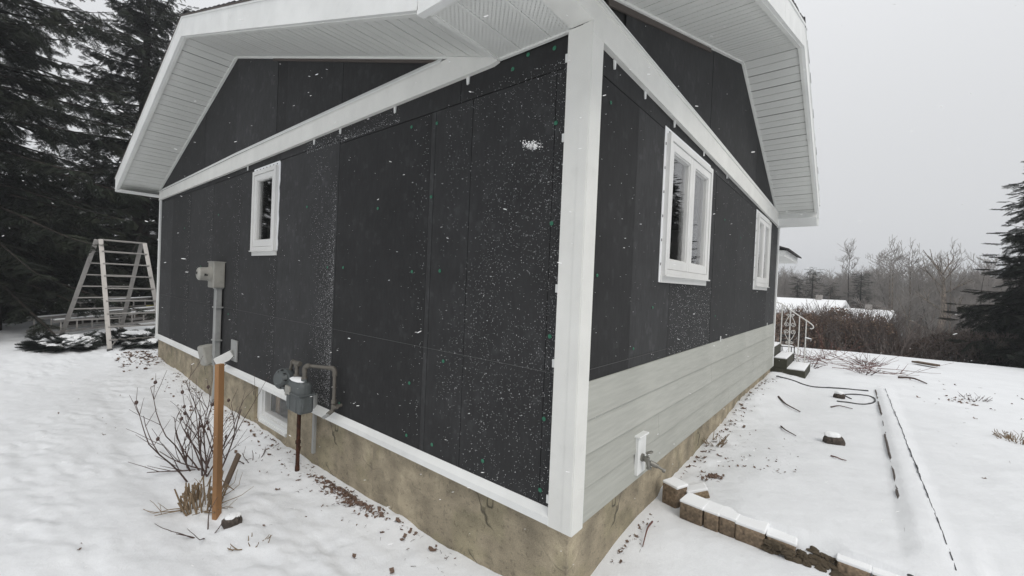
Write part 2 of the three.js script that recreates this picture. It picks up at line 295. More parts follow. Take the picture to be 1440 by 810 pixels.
  for (const [u, y] of [[-.88, 3.155], [-2.46, 3.14], [-1.66, 3.145], [-2.94, 3.13], [-4.6, 3.11]]) { const c = part('clip', clipG, M.white, 'L'); c.position.set(u, y, .002); }
  for (const y of [3.05, 2.63, 1.83, 1.43, .7]) { const c = part('clip', clipS, M.white, 'L'); c.position.set(-.125, y, .002); }
  for (const u of [.26, .7, 1.26, 2.04, 2.9]) { const c = part('clip', clipG, M.white, 'R'); c.position.set(.003, 3.112 - .012 * u, -u); }
  for (const u of [2.95, 5.95]) { const c = part('clip', join([box2(-.012, .012, 0, .055, 0, .006)]), M.white, 'R'); c.position.set(.006, 1.325, -u); }

  // foundation
  const fl = part('foundation', join([
    prism([[LENL, -.5], [-.02, -.5], [-.02, .6], [LENL, .6]], -.22, -.022, [rect(...BASEWIN).reverse()]),
    box2(-.22, -.021, -.5, .6, -6.73, -.2201), box2(LENL, LENL + .2, -.5, .6, -6.73, -.2201), box2(LENL + .2, -.22, -.5, .6, -6.73, -6.53)]), M.concrete, 'L');

  // white sloping base flashing of the left wall
  const flash = [[0, .655], [.004, .655], [.032, .617], [.034, .578], [.028, .576], [.024, .600], [-.022, .602], [-.014, .62]];
  const fg = new THREE.ExtrudeGeometry(new THREE.Shape(flash.map(([w, y]) => new THREE.Vector2(w, y))), { depth: -LENL - .112, bevelEnabled: false }).rotateY(-Math.PI / 2).translate(-.112, 0, 0);
  part('base_flashing', join([fg]), M.white, 'L');

  // corner posts
  part('corner_post', join([box2(-.118, .026, .572, 3.178, .0, .030, .002), box2(-.002, .0305, .5715, 3.1785, -.084, .0285, .002), box2(-.028, .024, .574, 3.178, .030, .0325)]), M.trimgrey, 'L');
  part('corner_trim', join([box2(LENL - .03, LENL + .05, .57, 3.10, -.002, .022, .002), box2(LENL - .03, LENL - .002, .57, 3.10, -.08, .02, .002)]), M.white, 'L');
  part('corner_trim', join([box2(-.002, .022, .585, 3.06, -LENR - .03, -LENR + .05, .002), box2(-.08, .02, .585, 3.06, -LENR - .03, -LENR - .002, .002)]), M.white, 'L');

  // frieze boards with a sloping cap
  part('frieze_board', join([prism([[LENL - .03, 3.085], [-5, 3.11], [-.66, 3.158], [-.615, 3.170], [-.625, 3.19], [-1.03, 3.315], [-5, 3.285], [LENL - .03, 3.225]], .0, .030), prism([[LENL - .03, 3.082], [-5, 3.107], [-.66, 3.155], [-.66, 3.165], [-5, 3.117], [LENL - .03, 3.092]], .028, .035)]), M.trimgrey, 'L');
  {
    const s = []; const cap = (u, y) => [V(u, y, .040), V(u, y + .010, .040), V(u, y + .060, .004), V(u, y + .052, .0)];
    const A = cap(LENL - .03, 3.222), B = cap(-5, 3.283), C = cap(-1.12, 3.302);
    const pos = []; const q = (a, b, c, d) => pos.push(a, b, c, a, c, d);
    for (const [P, Q] of [[A, B], [B, C]]) for (let k = 0; k < 3; k++) q(P[k], Q[k], Q[k + 1], P[k + 1]); q(C[0], C[3], C[2], C[1]);
    for (const [P, Q] of [[A, B], [B, C]]) q(P[3], Q[3], Q[0], P[0]);
    const g = new THREE.BufferGeometry().setFromPoints(pos); g.computeVertexNormals(); part('frieze_cap', join([g]), M.white, 'L');
  }
  { // right frieze runs out past the corner to the edge of the overhang
    const y0 = (u) => 3.12 - .0185 * Math.max(u, 0), y1 = (u) => 3.30 - .012 * Math.max(u, 0) - .006 * Math.max(0, u - 3);
    part('frieze_board', join([prism([[-.55, y0(0) + .06], [-.031, y0(0) + .06], [-.031, y0(0)], [LENR + .03, y0(LENR)], [LENR + .03, y1(LENR)], [2, y1(2)], [-.55, y1(0)]], .0, .032), box2(-.55, -.0305, 3.181, 3.21, -.10, -.0005), prism([[-.55, y1(0) - .02], [2, y1(2) - .02], [LENR + .03, y1(LENR) - .02], [LENR + .03, y1(LENR)], [2, y1(2)], [-.55, y1(0)]], .032, .040)]), M.trimgrey, 'R');
    const pos = [], q = (a, b, c, d) => pos.push(a, b, c, a, c, d), cap = (u) => [V(u, y1(u) + .001, .042), V(u, y1(u) + .009, .042), V(u, y1(u) + .055, .002), V(u, y1(u) + .001, .002)];
    const A = cap(-.05), B = cap(2), C = cap(LENR + .03); for (const [P, Q] of [[A, B], [B, C]]) for (let k = 0; k < 4; k++) q(P[k], Q[k], Q[(k + 1) % 4], P[(k + 1) % 4]);
    const g = new THREE.BufferGeometry().setFromPoints(pos); g.computeVertexNormals(); part('frieze_cap', join([g]), M.white, 'R');
  }

  // lap siding, four courses up the right wall
  const sidBase = part('siding', join([box2(.03, LENR, .58, .60, -.02, .012)]), M.white, 'R');
  const ys = [.588, .77, .952, 1.138, 1.318], joints = [[3.41, 6.0], [1.19, 4.85], [2.6], [4.2]];
  for (let k = 0; k < 4; k++) {
    const us = [.086, ...joints[k], LENR - .05];
    for (let i = 0; i < us.length - 1; i++) {
      const a = us[i] + .001, b = us[i + 1] - .001, y = ys[k], t = ys[k + 1] + .018;
      // a lapped board: foot stands proud of the head of the one below
      const sh = new THREE.Shape([[.006, y], [.025, y], [.026, y + .002], [.008, t], [-.004, t]].map((p) => new THREE.Vector2(...p)));
      const g = new THREE.ExtrudeGeometry(sh, { depth: b - a, bevelEnabled: false }).rotateY(-Math.PI / 2).scale(1, 1, 1);
      // shape x -> +z after the turn, extrusion -> -x; move so that it spans a..b
      mesh('siding_plank', join([g.translate(b, 0, 0)]), M.siding[(i + k * 2) % 3], sidBase);
    }
  }

  // windows -------------------------------------------------------------
  function windowUnit(wall, [a, b, c, d], sashes, sillH, torn) {
    const f = .045, gs = [box2(a, a + f, c, d, -.06, .035, .003), box2(b - f, b, c, d, -.06, .0352, .003), box2(a + f, b - f, d - f, d, -.06, .0348, .003), box2(a + f, b - f, c, c + f, -.06, .0346, .003)];
    const root = part('window', join(gs), M.vinyl, wall);
    const W = (b - a - 2 * f) / sashes;
    for (let i = 0; i < sashes; i++) {
      const x0 = a + f + i * W + .003, x1 = x0 + W - .006, y0 = c + f + .003, y1 = d - f - .003, s = .058;
      mesh('sash', join([box2(x0, x0 + s, y0, y1, -.035, .026, .004), box2(x1 - s, x1, y0, y1, -.035, .0262, .004), box2(x0 + s, x1 - s, y1 - s, y1, -.035, .0258, .004), box2(x0 + s, x1 - s, y0, y0 + s * 1.25, -.035, .0256, .004),
        box2(x0 + s, x0 + s + .008, y0 + s * 1.25, y1 - s, -.02, .012), box2(x1 - s - .008, x1 - s, y0 + s * 1.25, y1 - s, -.02, .0121), box2(x0 + s + .008, x1 - s - .008, y1 - s - .008, y1 - s, -.02, .0122), box2(x0 + s + .008, x1 - s - .008, y0 + s * 1.25, y0 + s * 1.25 + .008, -.02, .0123)]), M.vinyl, root);
      const px = [x0 + s, x1 - s, y0 + s * 1.25, y1 - s];
      mesh('pane', join([new THREE.PlaneGeometry(px[1] - px[0], px[3] - px[2]).translate((px[0] + px[1]) / 2, (px[2] + px[3]) / 2, .004)]), M.glass, root);
      mesh('pane', join([new THREE.PlaneGeometry(px[1] - px[0], px[3] - px[2]).translate((px[0] + px[1]) / 2, (px[2] + px[3]) / 2, -.012)]), M.glass, root);
    }
    mesh('sill', join([box2(a - .012, b + .012, c - .052, c - .004, -.005, .014, .002), box2(a - .005, b + .02, c - .008, c + .004, -.01, .046, .002)]), M.vinyl, root);
    const r = rng(Math.round(b * 991)), top = [], n = 14, rag = (x) => x + .012 * r();
    const fl = [[a - .035, c - .05], [a - .001, c - .05], [a - .001, d], [b + .001, d], [b + .001, c]];
    const outer = []; for (let i = 0; i <= n; i++) outer.push([b + .022 + (torn ? .022 * r() : .004 * r()), lerp(c, d + .03, i / n)]);
    outer.push([b + .02, d + .045], [a - .035, d + .042]);
    mesh('nailing_flange', join([prism([...fl, ...outer], -.001, .0038)]), M.wrap, root);
    const dots = []; for (let i = 0; i < 7; i++) dots.push(box(lerp(a + .05, b - .04, i / 6), d + .020, .0045, .018, .009, .003)); for (let i = 0; i < 6; i++) dots.push(box(a - .017, lerp(c + .08, d - .08, i / 5), .0046, .009, .018, .003));
    mesh('flange_nail', join(dots), M.dark, root).userData.kind = 'stuff';
    return root;
  }
  windowUnit('R', WIN.R[0], 2); windowUnit('R', WIN.R[1], 2); windowUnit('L', WIN.L[0], 1, 0, true);
  { // small window low in the footing
    const [a, b, c, d] = BASEWIN, f = .05;
    const w = part('basement_window', join([box2(a, a + .12, c, d, -.16, -.06), box2(b - f, b, c, d, -.16, -.0602), box2(a + .12, b - f, d - f, d, -.16, -.0604), box2(a + .12, b - f, c, c + .035, -.16, -.028), box2(a + .12, b - f, c + .035, c + .075, -.16, -.045)]), M.white, 'L');
    mesh('sash', join([box2(a + .12, a + .165, c + .075, d - f, -.14, -.075), box2(b - f - .04, b - f, c + .075, d - f, -.14, -.0752), box2(a + .165, b - f - .04, c + .075, c + .11, -.14, -.0754), box2(a + .165, b - f - .04, d - f - .035, d - f, -.14, -.0756)]), M.vinyl, w);
    mesh('pane', join([new THREE.PlaneGeometry(b - a - .2, d - c - .12).translate((a + b) / 2 + .04, (c + d) / 2 + .01, -.1)]), M.glass, w);
    mesh('curtain', join([box2(a + .17, a + .27, c + .08, d - .06, -.20, -.19)]), M.straw, w);
    mesh('room_back', join([box2(a, b, c - .3, d, -1.2, -1.19), box2(a, b, c - .31, c - .3, -1.2, -.22)]), M.room, w);
  }

  // ---------------------------------------------------------- overhang: soffits, fascias
  const OH = .555;
  function rakeSoffit(wall, P0, P1, pitch, name) { // perforated panels along a slope
    const d = new THREE.Vector2(P1[0] - P0[0], P1[1] - P0[1]), L = d.length(); d.normalize(); const n = Math.max(1, Math.round(L / pitch)), w = L / n, ang = Math.atan2(d.y, d.x);
    const ch = (wa, wb, lift) => beam([P0[0], P0[1] + lift, (wa + wb) / 2], [P1[0], P1[1] + lift, (wa + wb) / 2], Math.abs(wb - wa), .014);
    const base = part('soffit', join([ch(-.002, .026, .003), ch(OH - .03, OH - .0005, .004)]), M.soffitPlain, wall);
    for (let i = 0; i < n; i++) { // each panel: two flats parted by a V groove, edges turned up into the seam
      const h = w - .005, g = [];
      for (const k of [0, 1]) g.push(box(-h / 2 + h * (.25 + .5 * k), .0, 0, h / 2 - .006, .004, OH - .02));
      const jg = join(g); // perforation uv in the panel's own plane
      const m = mesh('soffit_panel', jg, M.soffit, base);
      m.position.set(P0[0] + d.x * w * (i + .5), P0[1] + d.y * w * (i + .5) + .012 + (i & 1) * .0008, OH / 2); m.rotation.z = ang;
    }
    // closed lining behind the perforations
    part('soffit_backing', join([beam([P0[0], P0[1] + .05, OH / 2], [P1[0], P1[1] + .05, OH / 2], OH, .012)]), M.boardBack, wall);
    return base;
  }
  rakeSoffit('L', [-.62, 3.186], [-5.08, 4.545], .235); rakeSoffit('L', [-9.1, gabL(-9.1)], [-5.08, 4.545], .238);
  rakeSoffit('R', [-.555, gabR(-.5) - .02], [3.35, 4.41], .225); rakeSoffit('R', [6.55, gabR(6.55)], [3.35, 4.41], .225);
  { // the level return at the near corner
    const base = part('soffit', join([box2(-.62, -.1, 3.1765, 3.19, .001, .02), box2(-.62, -.1, 3.1795, 3.192, OH - .03, OH - .0165), box2(-.626, -.604, 3.177, 3.19, .02, OH - .0305)]), M.soffitPlain, 'L');
    const us = [-.605, -.44, -.235, -.095];
    for (let i = 0; i < 3; i++) { const a = us[i] + .001, b = us[i + 1] - .001; mesh('soffit_panel', join([box2(a, b, 3.187, 3.191, .004, OH - .01)]), M.soffit, base); mesh('soffit_seam', join([box2(b - .010, b - .001, 3.1845, 3.187, .004, OH - .031)]), M.soffitPlain, base); }
    part('soffit_backing', join([box2(-.62, -.02, 3.225, 3.235, 0, OH)]), M.boardBack, 'L');
  }
  // a brown nailing strip shows in the gap under the raking soffit
  part('nailing_strip', join([beam([-1.15, gabL(-1.15) - .02, .006], [-3.95, gabL(-3.95) - .02, .006], .012, .03)]), M.oldwood, 'L');
  part('nailing_strip', join([beam([.15, gabR(.15) - .025, .006], [2.1, gabR(2.1) - .025, .006], .012, .04)]), M.oldwood, 'R');

  // aluminium fascia, in lengths with open joints and a folded lip
  function fascia(wall, P, hgt) { for (let i = 0; i < P.length - 1; i++) {
    const [a, b] = [P[i], P[i + 1]], e = .002 * Math.sign(b[0] - a[0]), A = [a[0] + e, a[1]], B = [b[0] - e, b[1]];
    part('fascia_board', join([prism([A, B, [B[0], B[1] + hgt], [A[0], A[1] + hgt]], OH, OH + .022), prism([[A[0], A[1] - .004], [B[0], B[1] - .004], [B[0], B[1] + .016], [A[0], A[1] + .016]], OH - .016, OH + .025), prism([[A[0], A[1] + hgt - .02], [B[0], B[1] + hgt - .02], [B[0], B[1] + hgt], [A[0], A[1] + hgt]], OH + .022, OH + .030)]), M.white, wall); } }
  const sl = (u) => [u, gabL(u)], sr = (u) => [u, gabR(u)];
  fascia('L', [sl(-9.12), sl(-7.0), [-5.08, 4.55]], .225); fascia('L', [[-5.08, 4.55], sl(-3.49), [-.67, 3.205]], .225);
  fascia('L', [[-.67, 3.18], [.05, 3.18]], .225);
  fascia('R', [[-.55, gabR(-.55)], sr(2.0), [3.35, 4.42]], .225); fascia('R', [[3.35, 4.42], sr(4.2), sr(6.57)], .225);
  // ends of the overhangs
  part('fascia_return', join([box2(-9.14, -9.12, 3.17, 3.42, -2, OH + .02), box2(-9.12, LENL - .03, 3.165, 3.18, -2, OH)]), M.white, 'L');
  part('fascia_return', join([prism([[6.56, 2.985], [6.585, 2.985], [6.585, 3.36], [6.56, 3.36]], -.3, OH + .02), prism([[6.35, 3.1], [6.55, 2.988], [6.56, 2.988], [6.56, 3.2], [6.4, 3.2]], .0, OH)]), M.white, 'R');

  // shingles: courses stepping up each slope, over a deck
  const courses = [], deck = [];
  const course = (x0, x1, z0, z1, y, tiltAxis, ang) => courses.push(box(0, 0, 0, x1 - x0, .018, z1 - z0).applyMatrix4(new THREE.Matrix4().makeRotationFromEuler(tiltAxis === 'z' ? new THREE.Euler(0, 0, ang) : new THREE.Euler(ang, 0, 0))).translate((x0 + x1) / 2, y, (z0 + z1) / 2));
  const ex = .14, FT = .232, rj = rng(5);
  const zB = (x) => .6 - ((-.73 - x) * .3036) / .318; // where the two roofs meet
  for (let x = -.66; x > -5.2; x -= ex) course(x - ex * 1.15, x, Math.min(.1, zB(x)) - 3 , .575 + .012 * rj(), gabL(x - ex / 2) + FT + .012 + .004 * rj(), 'z', -Math.atan(.3036) + .07);
  for (let x = -9.2; x < -5.08; x += ex) course(x, x + ex * 1.15, -6.9, .575 + .012 * rj(), gabL(x + ex / 2) + FT + .012 + .004 * rj(), 'z', Math.atan(.34) - .07);
  for (let z = .58; z > -3.4; z -= ex) course(Math.min(.2, -.73 - ((.6 - z) * .318) / .3036), .575 + .012 * rj(), z - ex * 1.15, z, gabR(-z + ex / 2) + FT + .012 + .004 * rj(), 'x', Math.atan(.318) - .07);
  for (let z = -6.66; z < -3.35; z += ex) course(-5, .575 + .012 * rj(), z, z + ex * 1.15, gabR(-z - ex / 2) + FT + .012 + .004 * rj(), 'x', -Math.atan(.405) + .07);
  part('shingles', join(courses), M.shingle, 'L').userData.kind = 'stuff';
  const slabL = (a, b, z0, z1) => prism([[a, gabL(a) + FT - .02], [b, gabL(b) + FT - .02], [b, gabL(b) + FT + .006], [a, gabL(a) + FT + .006]], z0, z1);
  const slabR = (a, b, w0, w1) => prism([[a, gabR(a) + FT - .02], [b, gabR(b) + FT - .02], [b, gabR(b) + FT + .006], [a, gabR(a) + FT + .006]], w0, w1).rotateY(turnR);
  part('roof_deck', join([slabL(-9.14, -5.08, -6.9, .57), slabL(-5.08, -.6, -3.2, .57), slabR(-.57, 3.35, -.6, .57), slabR(.2, 3.35, -5, -.6), slabR(3.35, 6.6, -5, .57), box2(-5.1, -.2, 3.05, 3.1, -6.7, -.2)]), M.oldwood, 'L');
  part('drip_edge', join([prism([[-9.12, gabL(-9.12) + FT - .01], [-5.08, 4.55 + FT - .01], [-5.08, 4.55 + FT + .004], [-9.12, gabL(-9.12) + FT + .004]], OH + .02, OH + .034), prism([[-5.08, 4.55 + FT - .01], [-.67, gabL(-.67) + FT - .01], [-.67, gabL(-.67) + FT + .004], [-5.08, 4.55 + FT + .004]], OH + .02, OH + .034)]), M.oldwood, 'L');
  // porch roof of the entry beyond the far corner
  part('entry_roof', join([prism([[8.2, 2.62], [10.6, 2.62], [10.6, 2.76], [8.2, 2.76]], -1.9, -.06).rotateY(turnR)]), M.white, 'L');
  part('entry_shingles', join([prism([[-2.0, 3.42], [.02, 2.74], [.02, 2.77], [-2.0, 3.46]], -10.6, -8.15), prism([[-2.0, 2.76], [0, 2.755], [0, 2.74], [-2.0, 3.42]].reverse(), -8.25, -8.2)]), M.shingle, 'L');
}

// ---------------------------------------------------------------- things on and beside the house
{ // electricity meter with its box and conduit
  const t = thing('electric_meter', 'round electricity meter on a grey box with a pale conduit running down the left wall', 'electric meter', [-5.39, 1.79, 0]);
  mesh('meter_box', join([box(0, 0, .065, .23, .33, .125, .008), box(0, .168, .066, .245, .016, .14, .004), box(.118, -.01, .07, .004, .28, .10)]), M.meterGrey, t);
  const s = mesh('meter_head', join([cyl([0, .01, .128], [0, .01, .155], .098, .095, 24), cyl([0, .01, .155], [0, .01, .25], .086, .082, 24), new THREE.SphereGeometry(.082, 20, 8, 0, 6.284, 0, 1.57).scale(1, .4, 1).rotateX(Math.PI / 2).translate(0, .01, .25)]), M.meterGrey, t);
  mesh('meter_dial', join([box(.078, .0, .20, .012, .028, .036), box(0, .02, .283, .06, .03, .006)]), M.dark, s);
  mesh('conduit', join([box(.035, -.66, .05, .085, 1.0, .075, .012), box(.035, -.172, .05, .10, .02, .09, .004), box(-.05, -.55, .03, .03, .76, .04, .006), box(-.062, -.98, .03, .05, .22, .05, .006)]), M.galv, t);
  for (const y of [-.42, -.85]) mesh('strap', join([box(.03, y, .047, .15, .018, .086, .003)]), M.galv, t);
}
{
  const t = thing('utility_box', 'tilted grey telephone box with a pale cable duct below the electric meter', 'utility box', [-5.5, .73, 0]);
  mesh('cover', join([box(-.02, .0, .10, .19, .27, .15, .03, [.16, .1, .12])]), M.meterGrey, t);
  mesh('back_plate', join([box(.06, -.02, .022, .22, .26, .03, .006)]), M.galv, t);
  mesh('cable_duct', join([tube([[.16, -.1, .06], [.18, -.3, .06], [.2, -.5, .08], [.22, -.75, .1]], .022, 8)]), M.galv, t);
}
{
  const t = thing('vent_pipe', 'white square vent duct sticking out of a plate at the foot of the left wall', 'vent', [-4.84, .83, 0]);
  mesh('wall_plate', join([box(.02, .04, .012, .20, .26, .018, .004)]), M.galv, t);
  mesh('duct', join([beam([0, 0, .02], [-.08, -.10, .17], .09, .10, V(0, 1, 0), .006)]), M.vinyl, t);
  mesh('cable', join([tube([[.07, -.02, .03], [.06, -.12, .12], [.0, -.14, .15], [-.05, -.17, .18]], .005, 6)]), M.rubber, t);
}
{ // gas meter
  const t = thing('gas_meter', 'dark grey gas meter with regulator and elbowed pipes in front of the left wall', 'gas meter', [-2.62, .80, .2]);
  const body = mesh('meter_body', join([box(0, -.06, 0, .27, .17, .13, .025), box(0, .055, 0, .26, .14, .125, .045), box(0, .018, 0, .29, .014, .15, .005), box(-.05, -.06, .066, .025, .12, .010, .004), box(.07, -.07, .066, .025, .12, .010, .004), box(.138, -.06, -.03, .010, .12, .022, .004), box(.138, -.06, .03, .010, .12, .022, .004),
    box(.132, .05, .0, .010, .1, .022, .004), cyl([-.075, .1, 0], [-.075, .15, 0], .03, .026), cyl([.075, .1, 0], [.075, .15, 0], .03, .026)]), M.gas, t);
  mesh('index_window', join([box(-.14, .02, .035, .03, .09, .06, .006), box(-.08, .035, .068, .08, .07, .016, .004)]), M.meterGrey, body);
  mesh('snow_cap', join([stone(rng(3), .115, .02, .055, 2).translate(-.02, .128, .005)]), M.snowPlain, body);
  const reg = mesh('regulator', join([cyl([-.24, .10, .0], [-.21, .11, .07], .09, .09, 28), cyl([-.25, .097, -.03], [-.24, .10, .0], .055, .08, 24), cyl([-.21, .11, .07], [-.20, .113, .10], .07, .045, 24)]), M.gas, t);
  { const b = []; for (let i = 0; i < 8; i++) { const a = i / 8 * 6.283; b.push(cyl([-.21 + .078 * Math.cos(a) * .95, .11 + .078 * Math.sin(a), .06], [-.20 + .078 * Math.cos(a) * .95, .113 + .078 * Math.sin(a), .083], .007, .007, 6)); } mesh('bolts', join(b), M.dark, reg).userData.kind = 'stuff'; }
  const ft = (a, b, r) => cyl(a, b, r, r, 14);
  mesh('inlet_pipe', join([ft([-.075, .14, 0], [-.075, .26, 0], .016), ft([-.075, .14, 0], [-.075, .168, 0], .024), ft([-.075, .225, 0], [-.075, .278, 0], .022), ft([-.125, .262, .008], [-.03, .262, -.008], .020), ft([-.14, .262, .010], [-.125, .262, .008], .025), tube([[-.13, .262, 0], [-.17, .25, 0], [-.2, .18, 0], [-.22, .12, 0]], .014, 10)]), M.gasPipe, t);
  mesh('outlet_pipe', join([ft([.075, .14, 0], [.075, .2, 0], .017), ft([.075, .14, 0], [.075, .168, 0], .025), tube([[.075, .20, 0], [.075, .24, 0], [.09, .262, -.01], [.125, .266, -.025]], .021, 12, 14), ft([.115, .266, -.02], [.30, .266, -.11], .0145), tube([[.285, .266, -.102], [.322, .264, -.12], [.336, .24, -.13], [.338, .2, -.13]], .020, 12, 14), ft([.338, .21, -.13], [.338, -.02, -.13], .0145), ft([.338, .1, -.13], [.338, .105, -.13], .019), ft([.338, .0, -.13], [.338, -.03, -.13], .022), box(.338, -.06, -.13, .036, .05, .036, .01), ft([.338, -.06, -.13], [.40, -.052, -.13], .013), ft([.338, -.085, -.13], [.30, -.13, -.10], .018), ft([.338, -.06, -.13], [.338, -.06, -.2], .015)]), M.gasPipe, t);
  mesh('valve_tag', join([box(.295, -.14, -.09, .07, .028, .04, .008, [.2, .2, .5])]), M.galv, t);
  mesh('riser_pipe', join([ft([-.11, -.12, -.05], [-.13, -.85, -.06], .017), ft([-.12, -.45, -.054], [-.121, -.475, -.055], .023), cyl([-.126, -.68, -.058], [-.13, -.86, -.06], .019, .024), ft([-.36, -.61, -.19], [-.125, -.605, -.06], .005)]), M.rust, t);
  mesh('conduit_cover', join([box(-.095, -.32, -.185, .03, .55, .03, .004)]), M.galv, t);
}
{ // outdoor tap on its white block
  const t = thing('outdoor_tap', 'metal garden tap on a white mounting block set in the siding', 'tap', [0, .75, -.835], Math.PI / 2);
  mesh('mounting_block', join([prism([[-.065, -.125], [.065, -.125], [.065, .12], [.055, .125], [-.055, .125], [-.065, .12]], .018, .040), box(0, .128, .034, .15, .014, .044, .004)]), M.white, t);
  mesh('valve_body', join([cyl([0, -.02, .04], [0, -.02, .052], .026, .026), cyl([0, -.02, .05], [0, -.026, .085], .014, .016), cyl([0, -.03, .08], [0, -.072, .09], .015, .012), cyl([0, -.07, .09], [0, -.082, .092], .017, .017), box(0, -.024, .075, .032, .034, .034, .008)]), M.brass, t);
  mesh('handle', join([cyl([0, -.01, .075], [0, .022, .088], .007, .007), new THREE.TorusGeometry(.020, .006, 8, 16).rotateX(1.2).translate(0, .026, .09), box(0, .026, .09, .038, .007, .010, .003)]), M.brass, t);
  mesh('vacuum_breaker', join([cyl([.02, -.045, .09], [.035, -.06, .12], .016, .018), cyl([.035, -.06, .12], [.042, -.066, .134], .013, .016), cyl([.042, -.066, .134], [.055, -.085, .17], .009, .008), cyl([.053, -.083, .165], [.057, -.09, .178], .013, .013)]), M.brass, t);
}
{ // wooden stake
  const b = on(-2.475, .835, -.15);
  const t = thing('wooden_stake', 'tall orange-brown timber stake standing in the snow before the left wall', 'stake', b.toArray(), .55);
  mesh('post', join([beam([0, 0, 0], [-.02, 1.28, .0], .050, .036, V(1, 0, .05), .003)]), M.stake, t);
  const s = thing('broken_slat', 'short grey weathered slat leaning behind the orange stake', 'slat', on(-2.95, .66, -.05).toArray());
  mesh('board', join([beam([0, 0, 0], [.10, .33, -.08], .045, .018, V(.3, 0, 1), .002)]), M.weathered, s);
}

// ladders -----------------------------------------------------------------
{
  const A0 = on(-10.13, .45, -.03), B0 = on(-10.2, -.40, -.03), C0 = on(-12.3, .98, -.03), D0 = on(-12.1, .05, -.03);
  const A1 = V(-11.06, 2.39, .52), B1 = V(-11.09, 2.38, -.18), C1 = V(-11.25, 2.39, .56), D1 = V(-11.28, 2.38, -.16);
  const t = thing('trestle_ladder', 'tall folding aluminium trestle ladder standing open by the far corner of the house', 'ladder', [-11, .1, .3]);
  const g = (x) => { const q = x.clone ? x.clone() : V(...x); return q.sub(t.position); };
  for (const [a, b] of [[A0, A1], [B0, B1], [C0, C1], [D0, D1]]) { const l = mesh('leg', join([beam(g(a), g(b), .075, .03, V(1, 0, .2), .004)]), M.alu, t); const d = b.clone().sub(a).normalize().multiplyScalar(.06); mesh('foot', join([beam(g(a.clone().sub(d.clone().multiplyScalar(.1))), g(a.clone().add(d)), .085, .045, V(1, 0, .2), .004)]), M.rubber, l); }
  const P = (a, b, k) => a.clone().lerp(b, k);
  for (let i = 0; i < 8; i++) { const k = .10 + i * .113; mesh('rung', join([beam(g(P(A0, A1, k)), g(P(B0, B1, k)), .07, .028, V(0, 1, 0), .004)]), M.alu, t); if (i > 0) mesh('rung', join([beam(g(P(C0, C1, k)), g(P(D0, D1, k)), .05, .026, V(0, 1, 0), .004)]), M.alu, t); }
  mesh('top_cap', join([beam(g(P(A1, C1, .5)), g(P(B1, D1, .5)), .2, .03, V(0, 1, 0), .004)]), M.alu, t);
  for (const [a, b, c] of [[A0, A1, B0], [B0, B1, A0]]) { const p = P(a, b, .10), q = P(a, b, .03), r = P(P(a, b, .10), P(c, c === B0 ? B1 : A1, .10), .14); mesh('brace', join([beam(g(q), g(r), .03, .012)]), M.alu, t); }
}
function layLadder(label, a, b, hgt, n, tilt, snow, stickers) {
  const t = thing('extension_ladder', label, 'ladder', a.toArray()); const e = b.clone().sub(a), up = V(tilt, hgt, 0), z = V(0, 0, 0);
  for (const k of [0, 1]) { const o = up.clone().multiplyScalar(k); const r = mesh('rail', join([beam(o, o.clone().add(e), .032, .06, V(0, 1, 0), .003), beam(o.clone().add(V(.03, .026, 0)), o.clone().add(e).add(V(.03, .026, 0)), .05, .006)]), M.alu, t); if (k && snow) mesh('snow_cap', join([beam(o.clone().add(V(0, .045, 0)), o.clone().add(e).add(V(0, .045, 0)), .06, .03, V(0, 1, 0), .012)]), M.snowPlain, r); if (stickers && k === 0) for (const s of stickers) { const c = o.clone().addScaledVector(e, s); mesh('sticker', join([beam(c.clone().add(V(.02, 0, .01)), c.clone().addScaledVector(e, .07).add(V(.02, 0, .01)), .03, .045)]), M.yellow, r); } }
  for (let i = 0; i < n; i++) { const o = e.clone().multiplyScalar((i + .4) / n); mesh('rung', join([beam(o, o.clone().add(up), .04, .032, V(0, 0, 1), .006)]), M.alu, t); }
}
layLadder('long aluminium extension ladder lying on edge in the snow behind the trestle ladder', on(-13.3, 1.42, .08), V(-15.9, .42, -2.2), .26, 13, -.03, true);
layLadder('shorter ladder section lying just in front of the long snow-topped ladder', on(-12.9, 1.03, .08), V(-15.4, .38, -2.3), .25, 12, -.03, true);
layLadder('ladder with yellow stickers lying on the dark lumber pile', V(-14.9, .62, .55), V(-16.6, .72, -2.4), .22, 10, -.02, true, [.35, .55, .72]);
{
  const t = thing('lumber_pile', 'dark pile of old boards under the stickered ladder', 'lumber', [-15.3, gh(-15.3, -.5), -.6]); const r = rng(8);
  for (let i = 0; i < 9; i++) { const y = .05 + .085 * Math.floor(i / 3), o = (i % 3) * .16 - .1; mesh('board', join([beam([o + .55 + .3 * (r() - .5), y, 1.3 + .5 * (r() - .5)], [o - .9, y + .02, -2.2], .14, .05, V(0, 1, 0), .004)]), i % 4 ? M.oldwood : M.weathered, t); }
}

